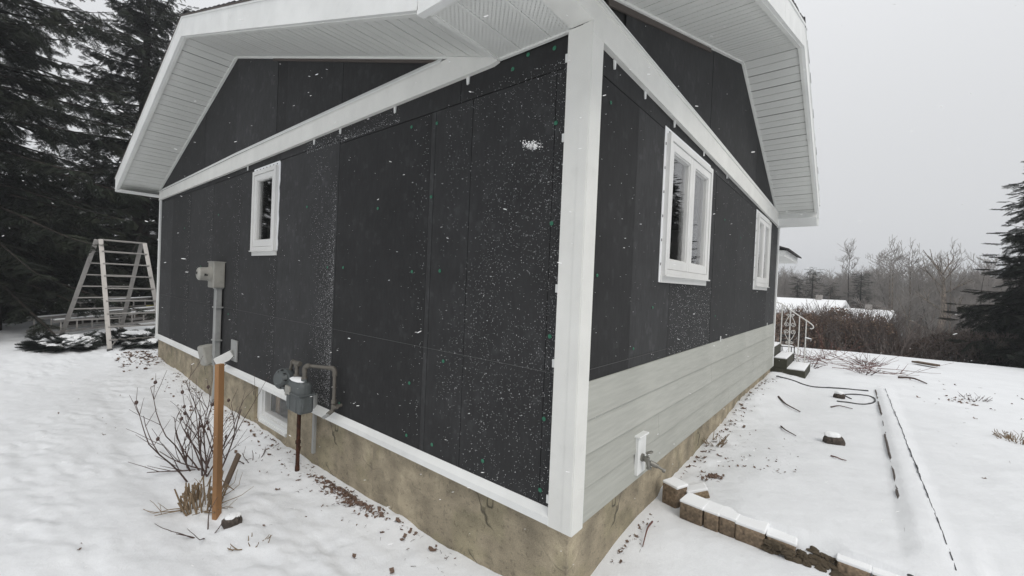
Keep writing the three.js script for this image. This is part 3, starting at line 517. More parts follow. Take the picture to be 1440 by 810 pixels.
// edging stones, beds, rocks ------------------------------------------------
{
  const t = thing('stone_edging', 'row of brown concrete edging blocks holding back the snowy bed beside the house', 'edging', [.7, .3, -1.2]);
  const r = rng(77);
  function block(x, y, z, sx, sy, sz, ry, rz, snow, i) {
    const g = box(0, 0, 0, sx, sy, sz, .012); const p = g.attributes.position; for (let k = 0; k < p.count; k++) { const n = .006 * (fbm(p.getX(k) * 30 + i * 9, p.getY(k) * 30 + p.getZ(k) * 17, 2, 3) - .5); p.setZ(k, p.getZ(k) + n); p.setX(k, p.getX(k) + n); }
    const m = mesh('edging_block', join([g]), M.block[i % 3], t); m.position.set(x - .7, y - .3, z + 1.2); m.rotation.set(0, ry, rz);
    if (snow) { const s = new RoundedBoxGeometry(sx + .010, .022, sz - .004, 3, .009), q = s.attributes.position; for (let k = 0; k < q.count; k++) if (q.getY(k) > 0) q.setY(k, q.getY(k) + .012 * (fbm(q.getX(k) * 25 + i * 5, q.getZ(k) * 25, 3, 9) - .4)); s.computeVertexNormals(); mesh('snow_cap', join([s.translate(0, sy / 2 + .006, -.004)]), M.snowPlain, m); }
  }
  block(.115, .285, -1.315, .125, .25, .13, -.36, 0, 1, 0);
  block(.290, .322, -1.205, .152, .115, .16, -.10, 0, 1, 1); block(.262, .335, -1.40, .14, .11, .10, .5, .35, 1, 2);
  block(.416, .318, -1.195, .092, .12, .15, -.06, .01, 1, 0); block(.511, .316, -1.200, .098, .12, .15, -.03, -.012, 1, 1);
  block(.642, .312, -1.19, .162, .118, .15, -.03, 0, 1, 0); block(.80, .300, -1.205, .152, .10, .13, .05, -.04, 1, 1);
  block(1.15, .285, -1.23, .145, .115, .14, -.04, 0, 1, 0); block(1.30, .28, -1.23, .135, .115, .14, -.05, 0, 1, 2);
  block(.5, .232, -1.215, .20, .05, .16, .02, 0, 0, 1); block(.28, .225, -1.22, .22, .06, .15, -.05, 0, 0, 2); block(.7, .225, -1.21, .18, .06, .15, -.02, 0, 0, 0);
  // moss and soil between the blocks
  const lumps = []; for (let k = 0; k < 120; k++) { const a = .72 + .38 * r(), z = -1.118 - .10 * r() * smooth(.84, .92, a), y = a < .86 ? .27 + .07 * r() : gh(a, z) + .004; lumps.push(stone(r, .010 + .022 * r(), .006 + .012 * r(), .008 + .014 * r(), 1, .6).translate(a, y, z)); }
  tag(mesh('moss_clump', join(lumps), M.moss), 'brown moss and soil showing through snow between the edging blocks', 'moss', null, 'stuff');
  tag(mesh('slate_piece', join([box(.52, .225, -1.10, .24, .014, .06, .003, [.9, .06, -.08])]), M.rubber), 'dark slate slip lying under the edging blocks', 'slate');
  const st = tag(mesh('metal_peg', join([cyl([1.385, .2, -1.15], [1.38, .40, -1.16], .012, .012, 8), cyl([1.38, .4, -1.16], [1.38, .405, -1.16], .016, .016, 8)]), M.blackIron), 'black metal peg at the corner of the edging', 'peg');
}
{ // border along the bed: snowed-over timbers, plastic strip outside
  for (const [z0, z1, lbl] of [[-1.62, -2.42, 'snow-covered garden timber nearest the edging blocks'], [-2.45, -4.1, 'long snow-covered garden timber in the middle of the bed border'], [-4.13, -6.9, 'snow-covered garden timber farthest along the bed border']]) {
    const t = thing('garden_timber', lbl, 'timber', [1.396, .374, (z0 + z1) / 2], .006); const L = Math.abs(z1 - z0);
    const g = new THREE.BoxGeometry(.014, .09, L, 1, 1, Math.round(L * 20)); const p = g.attributes.position; for (let i = 0; i < p.count; i++) { p.setX(i, p.getX(i) + .014 * (fbm(p.getZ(i) * 4 + z0, 2, 3, 5) - .5)); p.setY(i, p.getY(i) + .03 * (fbm(p.getZ(i) * 3.5 + z0, 4, 3, 8) - .55)); } mesh('timber', join([g]), M.oldwood, t);
  }
  const ed = [], r = rng(15); for (let z = -1.3; z > -6.9; z -= .09) { const x = 1.572 - .012 * (-z - 1.3) + .006 * r(), h = .003 + .045 * Math.max(0, fbm(z * 5.2, 1, 3, 55) - .50); if (h > 0) ed.push(box(x, gh(x, z) + h / 2 - .006, z - .045, .004, h + .01, .09, 0, [0, .05 * (r() - .5), 0])); }
  tag(mesh('lawn_edging', join(ed), M.rubber), 'thin dark plastic lawn edging poking out of the snow along the bed', 'edging');
}
function rock(x, z, rx, ry, rz, label, seed, snow, turn = 0) {
  const r = rng(seed), t = thing('rock', label, 'rock', on(x, z, ry * .2).toArray(), turn);
  const m = mesh('stone_body', join([stone(r, rx, ry, rz, 3, .3)]), M.rock, t);
  if (snow) mesh('snow_cap', join([stone(r, rx * .8, ry * .35, rz * .8, 3, .25).translate(-rx * .1, ry * .74, -rz * .06)]), M.snowPlain, t);
}
rock(.98, -3.36, .085, .085, .06, 'dark rounded rock with a snow cap alone in the middle of the bed', 31, 1, .4);
rock(.97, -5.8, .07, .075, .06, 'small dark snow-capped rock inside the hose loop', 35, 1);
rock(-2.27, .80, .055, .05, .06, 'snow-dusted fist-sized stone beside the foot of the orange stake', 37, 1);
tag(mesh('loose_board', join([beam(on(2.18, -11.3, .05), on(2.5, -10.95, .06), .16, .04, V(0, 1, 0), .006)]), M.weathered), 'grey board lying on the far lawn snow', 'board');

// hose, sticks ---------------------------------------------------------------
const lay = (pts, r, lift = 0) => { const c = new THREE.CatmullRomCurve3(pts.map(([x, z]) => V(x, 0, z))), n = pts.length * 8, q = []; for (let i = 0; i <= n; i++) { const p = c.getPoint(i / n); q.push(on(p.x, p.z, r * .5 + lift)); } return new THREE.TubeGeometry(new THREE.CatmullRomCurve3(q), n * 2, r, 7); };
tag(mesh('garden_hose', join([lay([[.12, -6.35], [.35, -6.4], [.6, -6.3], [.85, -6.45], [1.1, -6.62], [1.3, -6.7]], .011), lay([[.95, -5.5], [1.05, -5.55], [1.22, -5.6], [1.36, -5.95], [1.3, -6.3], [1.12, -6.2], [1.02, -6.05], [1.1, -5.85]], .010)]), M.rubber), 'dark garden hose looping over the snow in front of the steps', 'hose');
function stick(label, pts, r, mat, cat = 'stick', dy = 0) { return tag(mesh('stick', join([tube(pts.map(([x, z, h]) => on(x, z, h)), r, 5, pts.length * 4, .45)]), mat), label, cat); }
stick('thick dark stick on the snow near the siding', [[.33, -4.9, .01], [.45, -4.6, .02], [.62, -4.4, .012]], .013, M.twig);
stick('dark bent stick lying nearest the garden tap wall', [[.52, -3.55, .012], [.58, -3.4, .02], [.68, -3.3, .01]], .009, M.twig);
stick('short curved twig in the bed below the capped rock', [[.98, -2.92, .006], [1.02, -2.88, .015], [1.05, -2.88, .006], [1.09, -2.86, .012]], .007, M.twigRed);
stick('long curved stick beside the hose loop', [[.9, -5.05, .01], [.98, -5.2, .015], [1.12, -5.15, .01]], .009, M.twig);
stick('reddish dead stem leaning from the footing near the corner', [[.10, -.92, .02], [.12, -.78, .05], [.14, -.66, .01]], .007, M.twigRed);
stick('dark curved stick on the open lawn beyond the border', [[1.75, -8.6, .02], [1.95, -8.55, .04], [2.1, -8.3, .015]], .02, M.twig);

// porch steps and handrail ---------------------------------------------------
{
  const t = thing('porch_steps', 'dark green-grey concrete steps with snowy treads at the far end of the right wall', 'steps', [0, 0, -6.97]);
  for (const [x0, x1, y] of [[-.02, .47, .53], [-.02, .20, .70], [-.9, -.02, .87]]) { const s = mesh('step', join([box2(x0 + .0005 * y, x1, x0 < -.5 ? 0 : (y > .6 ? .531 : .2), y, -1.05, -.0005 * y, .01)]), M.step, t); const c = new RoundedBoxGeometry(x1 - x0 - .03, .03, 1.0, 2, .012).translate((x0 + x1) / 2, y + .010, -.52); mesh('snow_cap', join([c]), M.snowPlain, s); }
  mesh('step', join([box2(-1.9, -.9, 0, .98, -1.6, 0, .01)]), M.step, t);
  tag(mesh('paver', join([box(.02, .40, -6.55, .2, .09, .2, .012)]), M.step), 'square snow-topped paver against the footing before the steps', 'paver');
  tag(mesh('paver', join([box(.22, .405, -6.72, .2, .06, .16, .012, [0, .2, .06])]), M.step), 'tilted dark paver leaning at the side of the lowest step', 'paver');
}
{
  const t = thing('handrail', 'white wrought-iron handrail with scrolls rising beside the porch steps', 'railing', [0, 0, -7.92]);
  for (const [x, y0, y1] of [[-.02, .86, 1.65], [.12, .70, 1.535], [.27, .52, 1.435], [.38, .52, 1.36]]) mesh('post', join([box2(x - .009, x + .009, y0, y1, -.009, .009)]), M.iron, t);
  mesh('top_rail', join([tube([[-.75, 1.69, 0], [-.35, 1.69, 0], [-.06, 1.67, 0], [.12, 1.545, 0], [.40, 1.35, 0], [.48, 1.285, 0], [.495, 1.24, 0], [.47, 1.215, 0], [.44, 1.225, 0]], .011, 8, 60)]), M.iron, t);
  const sp = (cx, cy, r, a0, dir) => { const q = []; for (let i = 0; i <= 18; i++) { const k = i / 18, a = a0 + dir * k * 8.2; q.push([cx + Math.cos(a) * r * (1 - .75 * k), cy + Math.sin(a) * r * (1 - .75 * k), 0]); } return tube(q, .006, 5, 40); };
  const sc = []; for (const s of [-1, 1]) { for (const [y, v] of [[1.27, -1], [1.12, 1]]) { sc.push(sp(.12 + s * .052, y, .042, s > 0 ? 0 : Math.PI, s * v), tube([[.12, y - v * .19, 0], [.12 + s * .05, y - v * .1, 0], [.12 + s * .09, y, 0]], .006, 5)); } sc.push(sp(.12 + s * .035, 1.44, .03, s > 0 ? 0 : Math.PI, s), sp(.12 + s * .035, .92, .03, s > 0 ? 0 : Math.PI, -s)); }
  mesh('scrollwork', join(sc), M.iron, t);
}
{ // black metal garden seat beyond the steps
  const t = thing('garden_chair', 'small black metal slatted chair dusted with snow behind the steps', 'chair', [.0, gh(0, -8.75), -8.75], .3); t.scale.set(.5, .8, .6);
  for (let i = 0; i < 4; i++) { const s = mesh('slat', join([box(0, .44, -.15 + i * .1, .5, .018, .07, .003)]), M.blackIron, t); mesh('snow_cap', join([box(0, .455, -.15 + i * .1, .44, .014, .05, .005)]), M.snowPlain, s); }
  for (const y of [.58, .70]) mesh('slat', join([box(0, y, -.22, .5, .05, .014, .003)]), M.blackIron, t);
  for (const [x, z] of [[-.22, -.2], [.22, -.2], [-.22, .2], [.22, .2]]) mesh('leg', join([beam([x, -.02, z * 1.2], [x, z < 0 ? .75 : .44, z], .03, .022)]), M.blackIron, t);
  mesh('stretcher', join([box(0, .14, .21, .46, .02, .02), box(0, .14, -.22, .46, .02, .02)]), M.blackIron, t);
}

// ---------------------------------------------------------------- plants
function twigGeo(r, o, dir, L, rad, depth, out, spread = .6, kids = 3, curve = .18) { // branching stems
  const pts = [o]; let p = o.clone(), d = dir.clone().normalize(); const n = 4;
  for (let i = 0; i < n; i++) { d.add(V(r() - .5, (r() - .5) * .6, r() - .5).multiplyScalar(curve * 2)).normalize(); p = p.clone().addScaledVector(d, L / n); pts.push(p); }
  for (let i = 0; i < n; i++) { const a = lerp(1, .55, i / n), b = lerp(1, .55, (i + 1) / n); out.push([pts[i], pts[i + 1], rad * a, rad * b]); }
  if (depth <= 0) return; const m = kids + Math.floor(r() * 2);
  for (let k = 0; k < m; k++) { const i = 1 + Math.floor(r() * (n - .01)), b = pts[Math.min(n, i)]; const side = V(r() - .5, r() * .5, r() - .5).normalize(); twigGeo(r, b, d.clone().lerp(side, spread).normalize(), L * (.45 + .3 * r()), rad * .55, depth - 1, out, spread, kids, curve); }
}
function segs(list, sides = 4) { // tapered prisms, one buffer
  const pos = [], nor = [], idx = []; const s = V(), u = V(), d = V();
  for (const [a, b, r0, r1] of list) {
    d.copy(b).sub(a).normalize(); s.set(d.y, -d.x, d.z * .3 + .1).cross(d).normalize(); u.copy(d).cross(s); const o = pos.length / 3;
    for (const [c, r] of [[a, r0], [b, r1]]) for (let i = 0; i < sides; i++) { const t = i / sides * 6.2832, x = Math.cos(t), y = Math.sin(t), nx = s.x * x + u.x * y, ny = s.y * x + u.y * y, nz = s.z * x + u.z * y; pos.push(c.x + nx * r, c.y + ny * r, c.z + nz * r); nor.push(nx, ny, nz); }
    for (let i = 0; i < sides; i++) { const j = (i + 1) % sides; idx.push(o + i, o + j, o + sides + i, o + j, o + sides + j, o + sides + i); }
  }
  const g = new THREE.BufferGeometry(); g.setAttribute('position', new THREE.Float32BufferAttribute(pos, 3)); g.setAttribute('normal', new THREE.Float32BufferAttribute(nor, 3));
  const uv = new Float32Array(pos.length / 3 * 2); for (let i = 0; i < uv.length / 2; i++) { uv[i * 2] = pos[i * 3] + pos[i * 3 + 2]; uv[i * 2 + 1] = pos[i * 3 + 1]; } g.setAttribute('uv', new THREE.BufferAttribute(uv, 2)); g.setIndex(idx); return g;
}
const mat4 = (p, e, s) => new THREE.Matrix4().compose(p, new THREE.Quaternion().setFromEuler(new THREE.Euler(...e)), s.isVector3 ? s : V(s, s, s));
function inst(name, g, m, mats, parent = scene, cols) { const o = new THREE.InstancedMesh(g, m, mats.length); mats.forEach((a, i) => o.setMatrixAt(i, a)); if (cols) cols.forEach((c, i) => o.setColorAt(i, c)); o.name = parent === scene ? numbered(name) : name; o.castShadow = o.receiveShadow = true; o.userData.kind = 'stuff'; parent.add(o); return o; }

{ // leafless rose bush
  const r = rng(101), t = thing('rose_bush', 'leafless dark rose bush with a few dried hips left of the stake', 'bush', on(-3.38, .68).toArray()), L = [];
  for (let k = 0; k < 14; k++) twigGeo(r, V((r() - .5) * .36, -.03, (r() - .5) * .3), V((r() - .5) * 1.0, .9, (r() - .5) * .9), .34 + .3 * r(), .0075, 2, L, .5, 2, .12);
  twigGeo(r, V(-.05, 0, .05), V(-.5, .12, 1), .34, .006, 1, L, .3, 2, .1); twigGeo(r, V(0, 0, 0), V(-.5, .4, .8), .4, .006, 1, L, .4, 2);
  mesh('stems', segs(L, 5), M.twig, t);
  const hips = []; for (let k = 0; k < 16; k++) { const s = L[Math.floor(L.length * (.25 + .75 * r()))][1]; hips.push(stone(r, .012, .016, .012, 1).translate(s.x, s.y - .012, s.z)); }
  mesh('dried_hips', join(hips), M.twig, t).userData.kind = 'stuff';
}
{ // cut stalks
  const r = rng(103), t = thing('stalk_clump', 'clump of cut brown perennial stalks at the foot of the orange stake', 'plant', on(-2.72, .87).toArray()), L = [];
  for (let k = 0; k < 46; k++) { const a = r() * 6.28, q = .12 * Math.sqrt(r()), b = V(Math.cos(a) * q, -.03, Math.sin(a) * q), e = b.clone().add(V(Math.cos(a) * .07 * r() + (r() - .5) * .05, .10 + .13 * r(), Math.sin(a) * .07 * r() + (r() - .5) * .05)); L.push([b, e, .007, .005]); if (r() < .5) L.push([e, e.clone().add(V((r() - .5) * .12, -.05 - .06 * r(), (r() - .5) * .12)), .005, .003]); }
  for (let k = 0; k < 14; k++) { const a = r() * 6.28; twigGeo(r, V(Math.cos(a) * .12, .0, Math.sin(a) * .12), V(Math.cos(a), .25, Math.sin(a)), .16, .004, 1, L, .5, 1); }
  mesh('stalks', segs(L, 5), M.straw, t);
}
function tuft(label, x, z, n, h, seed, mat, spread = .06, name = 'plant_stubble', cat = 'plant') {
  const r = rng(seed), t = thing(name, label, cat, on(x, z).toArray()), L = [];
  for (let k = 0; k < n; k++) { const a = r() * 6.28, q = spread * Math.sqrt(r()), b = V(Math.cos(a) * q, -.02, Math.sin(a) * q); twigGeo(r, b, V(Math.cos(a) * .8, .25 + r(), Math.sin(a) * .8), h * (.5 + .7 * r()), .0032 + h * .008, r() < .4 ? 1 : 0, L, .6, 1); }
  mesh('stems', segs(L, 4), mat, t).userData.kind = 'stuff'; return t;
}
tuft('dead stems in the snow under the basement window', -3.28, .32, 9, .12, 201, M.twig);
tuft('few blades of dead grass in the snow before the stone', -1.93, .80, 12, .07, 203, M.straw, .1);
tuft('thin dead weed beside the stake', -2.3, .95, 5, .16, 205, M.twig, .05);
tuft('dark dead weeds against the footing below the siding', .07, -2.62, 26, .13, 207, M.straw, .09);
tuft('upright dead stalks beside the handrail foot', .42, -8.5, 18, .26, 209, M.twig, .14);
tuft('cut brown stalks standing alone on the lawn', 1.28, -8.6, 14, .22, 211, M.twig, .1);
tuft('dark low plant on the open lawn near the trees', 2.5, -7.4, 30, .10, 213, M.twig, .14);
tuft('dark tangled plant far across the bed', 1.35, -10.1, 40, .2, 215, M.twig, .2);
tuft('yellow-brown grass clump poking through the lawn snow', 2.47, -5.0, 60, .11, 217, M.straw, .1);
{ // red-brown cut branches across the bed behind the steps
  const r = rng(119), t = thing('brush_pile', 'loose red-brown cut branches strewn on the snow behind the handrail', 'branches', on(.85, -9.1).toArray()), L = [];
  for (let k = 0; k < 46; k++) { const x = (r() - .5) * 1.5, z = (r() - .5) * 1.3; twigGeo(r, V(x, .02 + .08 * r(), z), V(r() - .5, .12 * (r() - .1), r() - .5), .25 + .5 * r(), .006, 1, L, .5, 2, .12); }
  mesh('cut_branches', segs(L, 4), M.twigRed, t).userData.kind = 'stuff';
}
// litter: fallen leaves and bits of stem along the footings, uncounted
const leafG = (() => { const g = new THREE.PlaneGeometry(1, .55, 3, 1).rotateX(-Math.PI / 2), p = g.attributes.position; for (let i = 0; i < p.count; i++) p.setY(i, .25 * Math.abs(p.getX(i)) + .12 * Math.sin(i * 2.1)); g.computeVertexNormals(); return g; })();
const bitG = segs([[V(-.5, 0, 0), V(-.1, .04, .06), .035, .03], [V(-.1, .04, .06), V(.5, 0, -.04), .03, .02]], 4);
function litter(label, seed, n, place, s0, s1, mats) {
  const r = rng(seed), A = [], B = []; for (let i = 0; i < n; i++) { const [x, z] = place(r), s = s0 + (s1 - s0) * r() * r(); (i & 1 ? A : B).push(mat4(on(x, z, s * .08), [(r() - .5) * .9, r() * 6.28, (r() - .5) * .9], s)); }
  const o = thing('leaf_litter', label, 'leaf litter'); o.userData.kind = 'stuff'; inst('leaves', leafG, mats[0], A, o); inst('stem_bits', bitG, mats[1], B, o);
}
litter('brown dead leaves heaped at the footing below the dark sheathing', 301, 420, (r) => [-2.02 + .42 * (r() + r() + r() - 1.5), .05 + .12 * r() * r()], .02, .05, [M.leaf, M.twigRed]);
litter('scattered stem bits along the foot of the left footing', 303, 520, (r) => { const x = -.7 - 6.6 * r(); return [x, .02 + .45 * r() * r()]; }, .015, .06, [M.leaf, M.twig]);
litter('leaf bits and stems in the snow by the far left corner', 305, 320, (r) => [-8.2 - 1.6 * r() + .3 * r(), .1 + .5 * r() - .5 * r()], .03, .11, [M.leaf, M.twig]);
litter('dead leaves lying together on the bed snow', 307, 70, (r) => [.27 + .07 * (r() + r() - 1), -1.78 + .09 * (r() + r() - 1)], .02, .05, [M.leaf, M.twigRed]);
litter('few leaf bits trailing across the bed', 309, 80, (r) => [.22 + .55 * r(), -2.1 - 1.7 * r() * r()], .012, .035, [M.leaf, M.twig]);
litter('bits of stem along the foot of the siding wall', 311, 260, (r) => [.03 + .2 * r() * r(), -1.5 - 4.6 * r()], .015, .06, [M.leaf, M.twig]);
litter('leaf bits round the near corner of the footing', 313, 60, (r) => [.03 + .12 * r() * r(), -.45 - .6 * r()], .01, .03, [M.leaf, M.twig]);
litter('dark leaf bits scattered over the open lawn', 315, 110, (r) => { const k = r(); return k < .4 ? [2.35 + .3 * (r() - .5), -7.1 + .5 * (r() - .5)] : [1.8 + 1.6 * r(), -3 - 6 * r()]; }, .02, .06, [M.leaf, M.twig]);
litter('few leaf bits on the trodden snow', 317, 34, (r) => [-7 + 5 * r(), .6 + 1.0 * r()], .012, .035, [M.leaf, M.twig]);

// spruces ---------------------------------------------------------------------
function sprayGeo(seed, twigs = 9, nd = 7) { // a flat-ish branchlet, 1 long, set with needles
  const r = rng(seed), pos = [], nor = [], P = (v, n) => { pos.push(v.x, v.y, v.z); nor.push(n.x, n.y, n.z); };
  const line = (a, d, L, n) => { const up = V(0, 1, 0), s = d.clone().cross(up).normalize(); for (let i = 0; i < n; i++) for (const k of [-1, 1, 0]) { const b = a.clone().addScaledVector(d, L * (i + r() * .6) / n), q = k ? s.clone().multiplyScalar(k).addScaledVector(up, .25 * (r() - .3)).addScaledVector(d, .9).normalize() : up.clone().multiplyScalar(.8).addScaledVector(d, .9).addScaledVector(s, r() - .5).normalize(); const l = (.075 + .05 * r()), w = .018; const c = b.clone().addScaledVector(q, l), nn = up.clone().addScaledVector(s, .5 * k).addScaledVector(d, .3 * (r() - .5)).normalize(); P(b.clone().addScaledVector(d, -w), nn); P(b.clone().addScaledVector(d, w), nn); P(c, nn); } };
  line(V(0, 0, 0), V(1, 0, 0), .95, nd + 5);
  for (let i = 0; i < twigs; i++) for (const k of [-1, 1]) { const x = .06 + .86 * (i + .5 * r()) / twigs, L = .52 * (1 - x * .68) * (.75 + .4 * r()), d = V(.78, -.05 - .22 * r(), k * (.6 + .25 * r())).normalize(); line(V(x, -.05 * x * x, 0), d, L, Math.max(3, Math.round(nd * L / .36))); }
  const g = new THREE.BufferGeometry(); g.setAttribute('position', new THREE.Float32BufferAttribute(pos, 3)); g.setAttribute('normal', new THREE.Float32BufferAttribute(nor, 3)); return g;
}
const SPRAY = [sprayGeo(1), sprayGeo(2), sprayGeo(3)], SPRAYFAR = sprayGeo(4, 5, 3);
function spruce(label, p, H, R, seed, o = {}) {
  const r = rng(seed), t = thing(o.name ?? 'spruce_tree', label, 'tree', p.toArray(), 0, o.group), limbs = [], M4 = [[], [], []], C = [[], [], []];
  const far = o.far, step = o.step ?? .3, base = o.base ?? .25, q = new THREE.Quaternion(), e = new THREE.Euler();
  mesh('trunk', segs([[V(0, -.3, 0), V(.03, H * .35, .02), .022 * H, .015 * H], [V(.03, H * .35, .02), V(0, H * .7, 0), .015 * H, .007 * H], [V(0, H * .7, 0), V(0, H, 0), .007 * H, .01]], 10), M.bark, t);
  for (let h = base; h < H - .1; h += step * (.7 + .6 * r()) * (h > H * .8 ? .7 : 1)) {
    const k = h / H, reach = R * Math.pow(1 - k, o.pow ?? .75) * (o.skirt ? Math.min(1, .75 + k * 2) : 1), n = 5 + Math.floor(r() * 3), a0 = r() * 6.28;
    for (let j = 0; j < n; j++) {
      const a = a0 + j / n * 6.28 + (r() - .5) * .7, L = Math.max(.25, reach * (.62 + .55 * r())); if (r() < .06) continue;
      const rise = lerp(-.28, .55, Math.pow(k, 1.2)) + .14 * (r() - .5), dx = Math.cos(a), dz = Math.sin(a);
      const hh = h + (r() - .5) * step * 1.4, at = (s) => V(dx * L * s, hh + L * (rise * s - .42 * s * s * (1 - k) + .24 * s * s * s), dz * L * s);
      const N = 5; for (let i = 0; i < N; i++) limbs.push([at(i / N), at((i + 1) / N), (.011 * L * (1 - i / N) + .005), (.011 * L * (1 - (i + 1) / N) + .004)]);
      const sl = (far ? .9 : (o.spray ?? .38)) * Math.min(1.1, .45 + L * .25), ns = Math.max(2, Math.round(L / sl * (far ? 2.6 : 3.4 * (o.dense ?? 1.2))));
      for (let i = 0; i < ns; i++) {
        const s = .08 + .92 * (i + .6 * r()) / ns, c = at(s), side = (i & 1 ? 1 : -1), last = i >= ns - 1;
        const yaw = -a + (last ? 0 : side * (.55 + .75 * r())), hang = !last && r() < .45, pit = (last ? .1 : hang ? -.55 - .6 * r() : -.12 - .45 * r() * (1 - k)) , v = Math.floor(r() * 3), len = sl * (.7 + .65 * r()) * (last ? 1.1 : 1) * Math.min(1, .55 + (1 - s) * .9);
        e.set((r() - .5) * .8, yaw, pit, 'YZX'); q.setFromEuler(e);
        M4[v].push(new THREE.Matrix4().compose(c, q, V(len, len, len * (.8 + .4 * r())))); const b = .55 + .9 * r() * r(); C[v].push(rgb(b * (.95 + .25 * r()), b, b * (.9 + .2 * r())));
      }
    }
  }
  mesh('limbs', segs(limbs, 4), M.bark, t).userData.kind = 'stuff';
  if (far) inst('crown', SPRAYFAR, M.needle, M4.flat(), t, C.flat()); else for (let v = 0; v < 3; v++) inst('crown', SPRAY[v], M.needle, M4[v], t, C[v]);
  return t;
}
const toward = (px, dist) => { const az = Math.atan((px - 720) / 594) - YAW; return [1.1 + dist * Math.sin(az), 1.9 - dist * Math.cos(az)]; }; // a spot on the ground plan, by bearing and distance
const spot = (px, dist, dy = 0) => on(...toward(px, dist), dy);
spruce('tall broad spruce nearest on the left, reaching out of the frame', spot(-25, 15.5), 14.5, 3.7, 401, { step: .30, base: 1.2 });
spruce('tall spruce right beside the left house roof', spot(196, 19.5), 13.4, 4.2, 402, { step: .31, base: .4 });
spruce('lower spruce between the two tall ones', spot(62, 24), 6.0, 3.0, 403, { step: .34, base: .3 });
spruce('dense spruce farther back half hidden by the ladder', spot(128, 28), 7.2, 3.8, 404, { step: .36 });
spruce('small bushy spruce low at the left edge of the yard', spot(8, 18.2), 4.4, 2.6, 405, { step: .28, base: .1 });
spruce('bushy spruce behind the far corner of the house', spot(232, 25), 7.6, 3.6, 406, { step: .34 });
spruce('dark spruce at the far left beyond the nearest one', spot(-95, 23), 8.5, 3.6, 407, { step: .36 });
spruce('broad spruce standing alone beyond the yard on the right', spot(1500, 18, -.1), 7.7, 2.35, 410, { step: .17, base: .25, pow: .9, dense: 1.5, spray: .62 });
spruce('dark spruce out of frame beyond the low hedge', spot(1660, 16.5, -.1), 9.6, 2.1, 411, { step: .24, base: .3, dense: 1.3, spray: .6 });
spruce('tall spruce out of frame on the left that the small window mirrors', on(-17.5, 8.0), 12, 3.6, 412, { step: .34 });
spruce('second spruce out of frame on the left, farther off', on(-20.8, 5.6), 11, 3.4, 413, { step: .34 });
for (const [px, d, H, R, s, lbl] of [[1142, 41.5, 7.2, 1.4, 421, 'dark pointed conifer in the wood right of the porch roof'], [1121, 42, 6.6, 1.2, 422, 'smaller conifer in the wood nearest the house wall'], [1210, 42, 7.0, 1.5, 423, 'broad conifer in the wood behind the brown hedge'], [1168, 42, 5.8, 1.6, 424, 'blurred conifer in the wood above the snowy roof']]) spruce(lbl, spot(px, d, -.2), H, R, s, { far: true, step: .3, dense: 2, name: 'conifer' });

// spreading junipers under snow
function juniper(label, x, z, rx, rz, n, seed) {
  const r = rng(seed), t = thing('juniper', label, 'shrub', on(x, z).toArray()), A = [], L = [], C = [], S = [];
  for (let i = 0; i < n; i++) { const a = r() * 6.28, k = Math.sqrt(r()), px = Math.cos(a) * rx * k, pz = Math.sin(a) * rz * k, y = gh(x + px, z + pz) - t.position.y + .03 + .13 * (1 - k * k) * r(); A.push(mat4(V(px, y, pz), [(r() - .5) * .8, -a + (r() - .5) * 1.6, .05 + .45 * r()], .16 + .17 * r())); const b = .5 + .8 * r(); C.push(rgb(b, b, b)); if (i % 6 === 0) L.push([V(0, .02, 0), V(px * .8, y * .8, pz * .8), .014, .008]); if (r() < .34 && k < .97) S.push(stone(r, .06 + .09 * r(), .025 + .02 * r(), .06 + .08 * r(), 1, .4).translate(px, y + .05, pz)); }
  mesh('stems', segs(L, 4), M.twig, t).userData.kind = 'stuff'; inst('foliage', SPRAY[0], M.juniper, A, t, C); mesh('snow_clumps', join(S), M.snowPlain, t).userData.kind = 'stuff';
}
juniper('low spreading juniper half buried in snow before the trestle ladder', -11.2, .95, .75, .42, 210, 441);
juniper('dark low juniper under the trestle ladder against the house corner', -10.9, -.1, .9, .42, 260, 443);

// bare broadleaved trees ------------------------------------------------------
function bareGeo(seed, H, lean = .1, bushy = 1) {
  const r = rng(seed), T = [], L = []; let p = V(0, -.4, 0), d = V((r() - .5) * lean, 1, (r() - .5) * lean).normalize(); const n = 9, nodes = [p];
  for (let i = 0; i < n; i++) { d.add(V((r() - .5) * .16, .1, (r() - .5) * .16)).normalize(); const q = p.clone().addScaledVector(d, (H + .4) / n); T.push([p, q, .0105 * H * (1 - i / n) + .014, .0105 * H * (1 - (i + 1) / n) + .012]); p = q; nodes.push(p); }
  const m = Math.round(24 * bushy); for (let k = 0; k < m; k++) { const s = .20 + .79 * Math.pow(r(), .75), i = Math.min(n - 1, Math.floor(s * n)), b = nodes[i].clone().lerp(nodes[i + 1], r()), a = r() * 6.28; twigGeo(r, b, V(Math.cos(a) * .8, .75 + .5 * r(), Math.sin(a) * .8), H * (.25 - .15 * s) * (.7 + .6 * r()), .016 * (1.3 - s), 2, L, .5, 4, .2); }
  return [segs(T, 6), segs(L.map(([a, b, c, e]) => [a, b, Math.max(c, .012), Math.max(e, .010)]), 3)];
}
const BARE = [bareGeo(501, 8.5), bareGeo(502, 8.8, .2), bareGeo(503, 9.2, .1, 1.2), bareGeo(504, 7.8, .3), bareGeo(505, 9.6, .1, .8)];
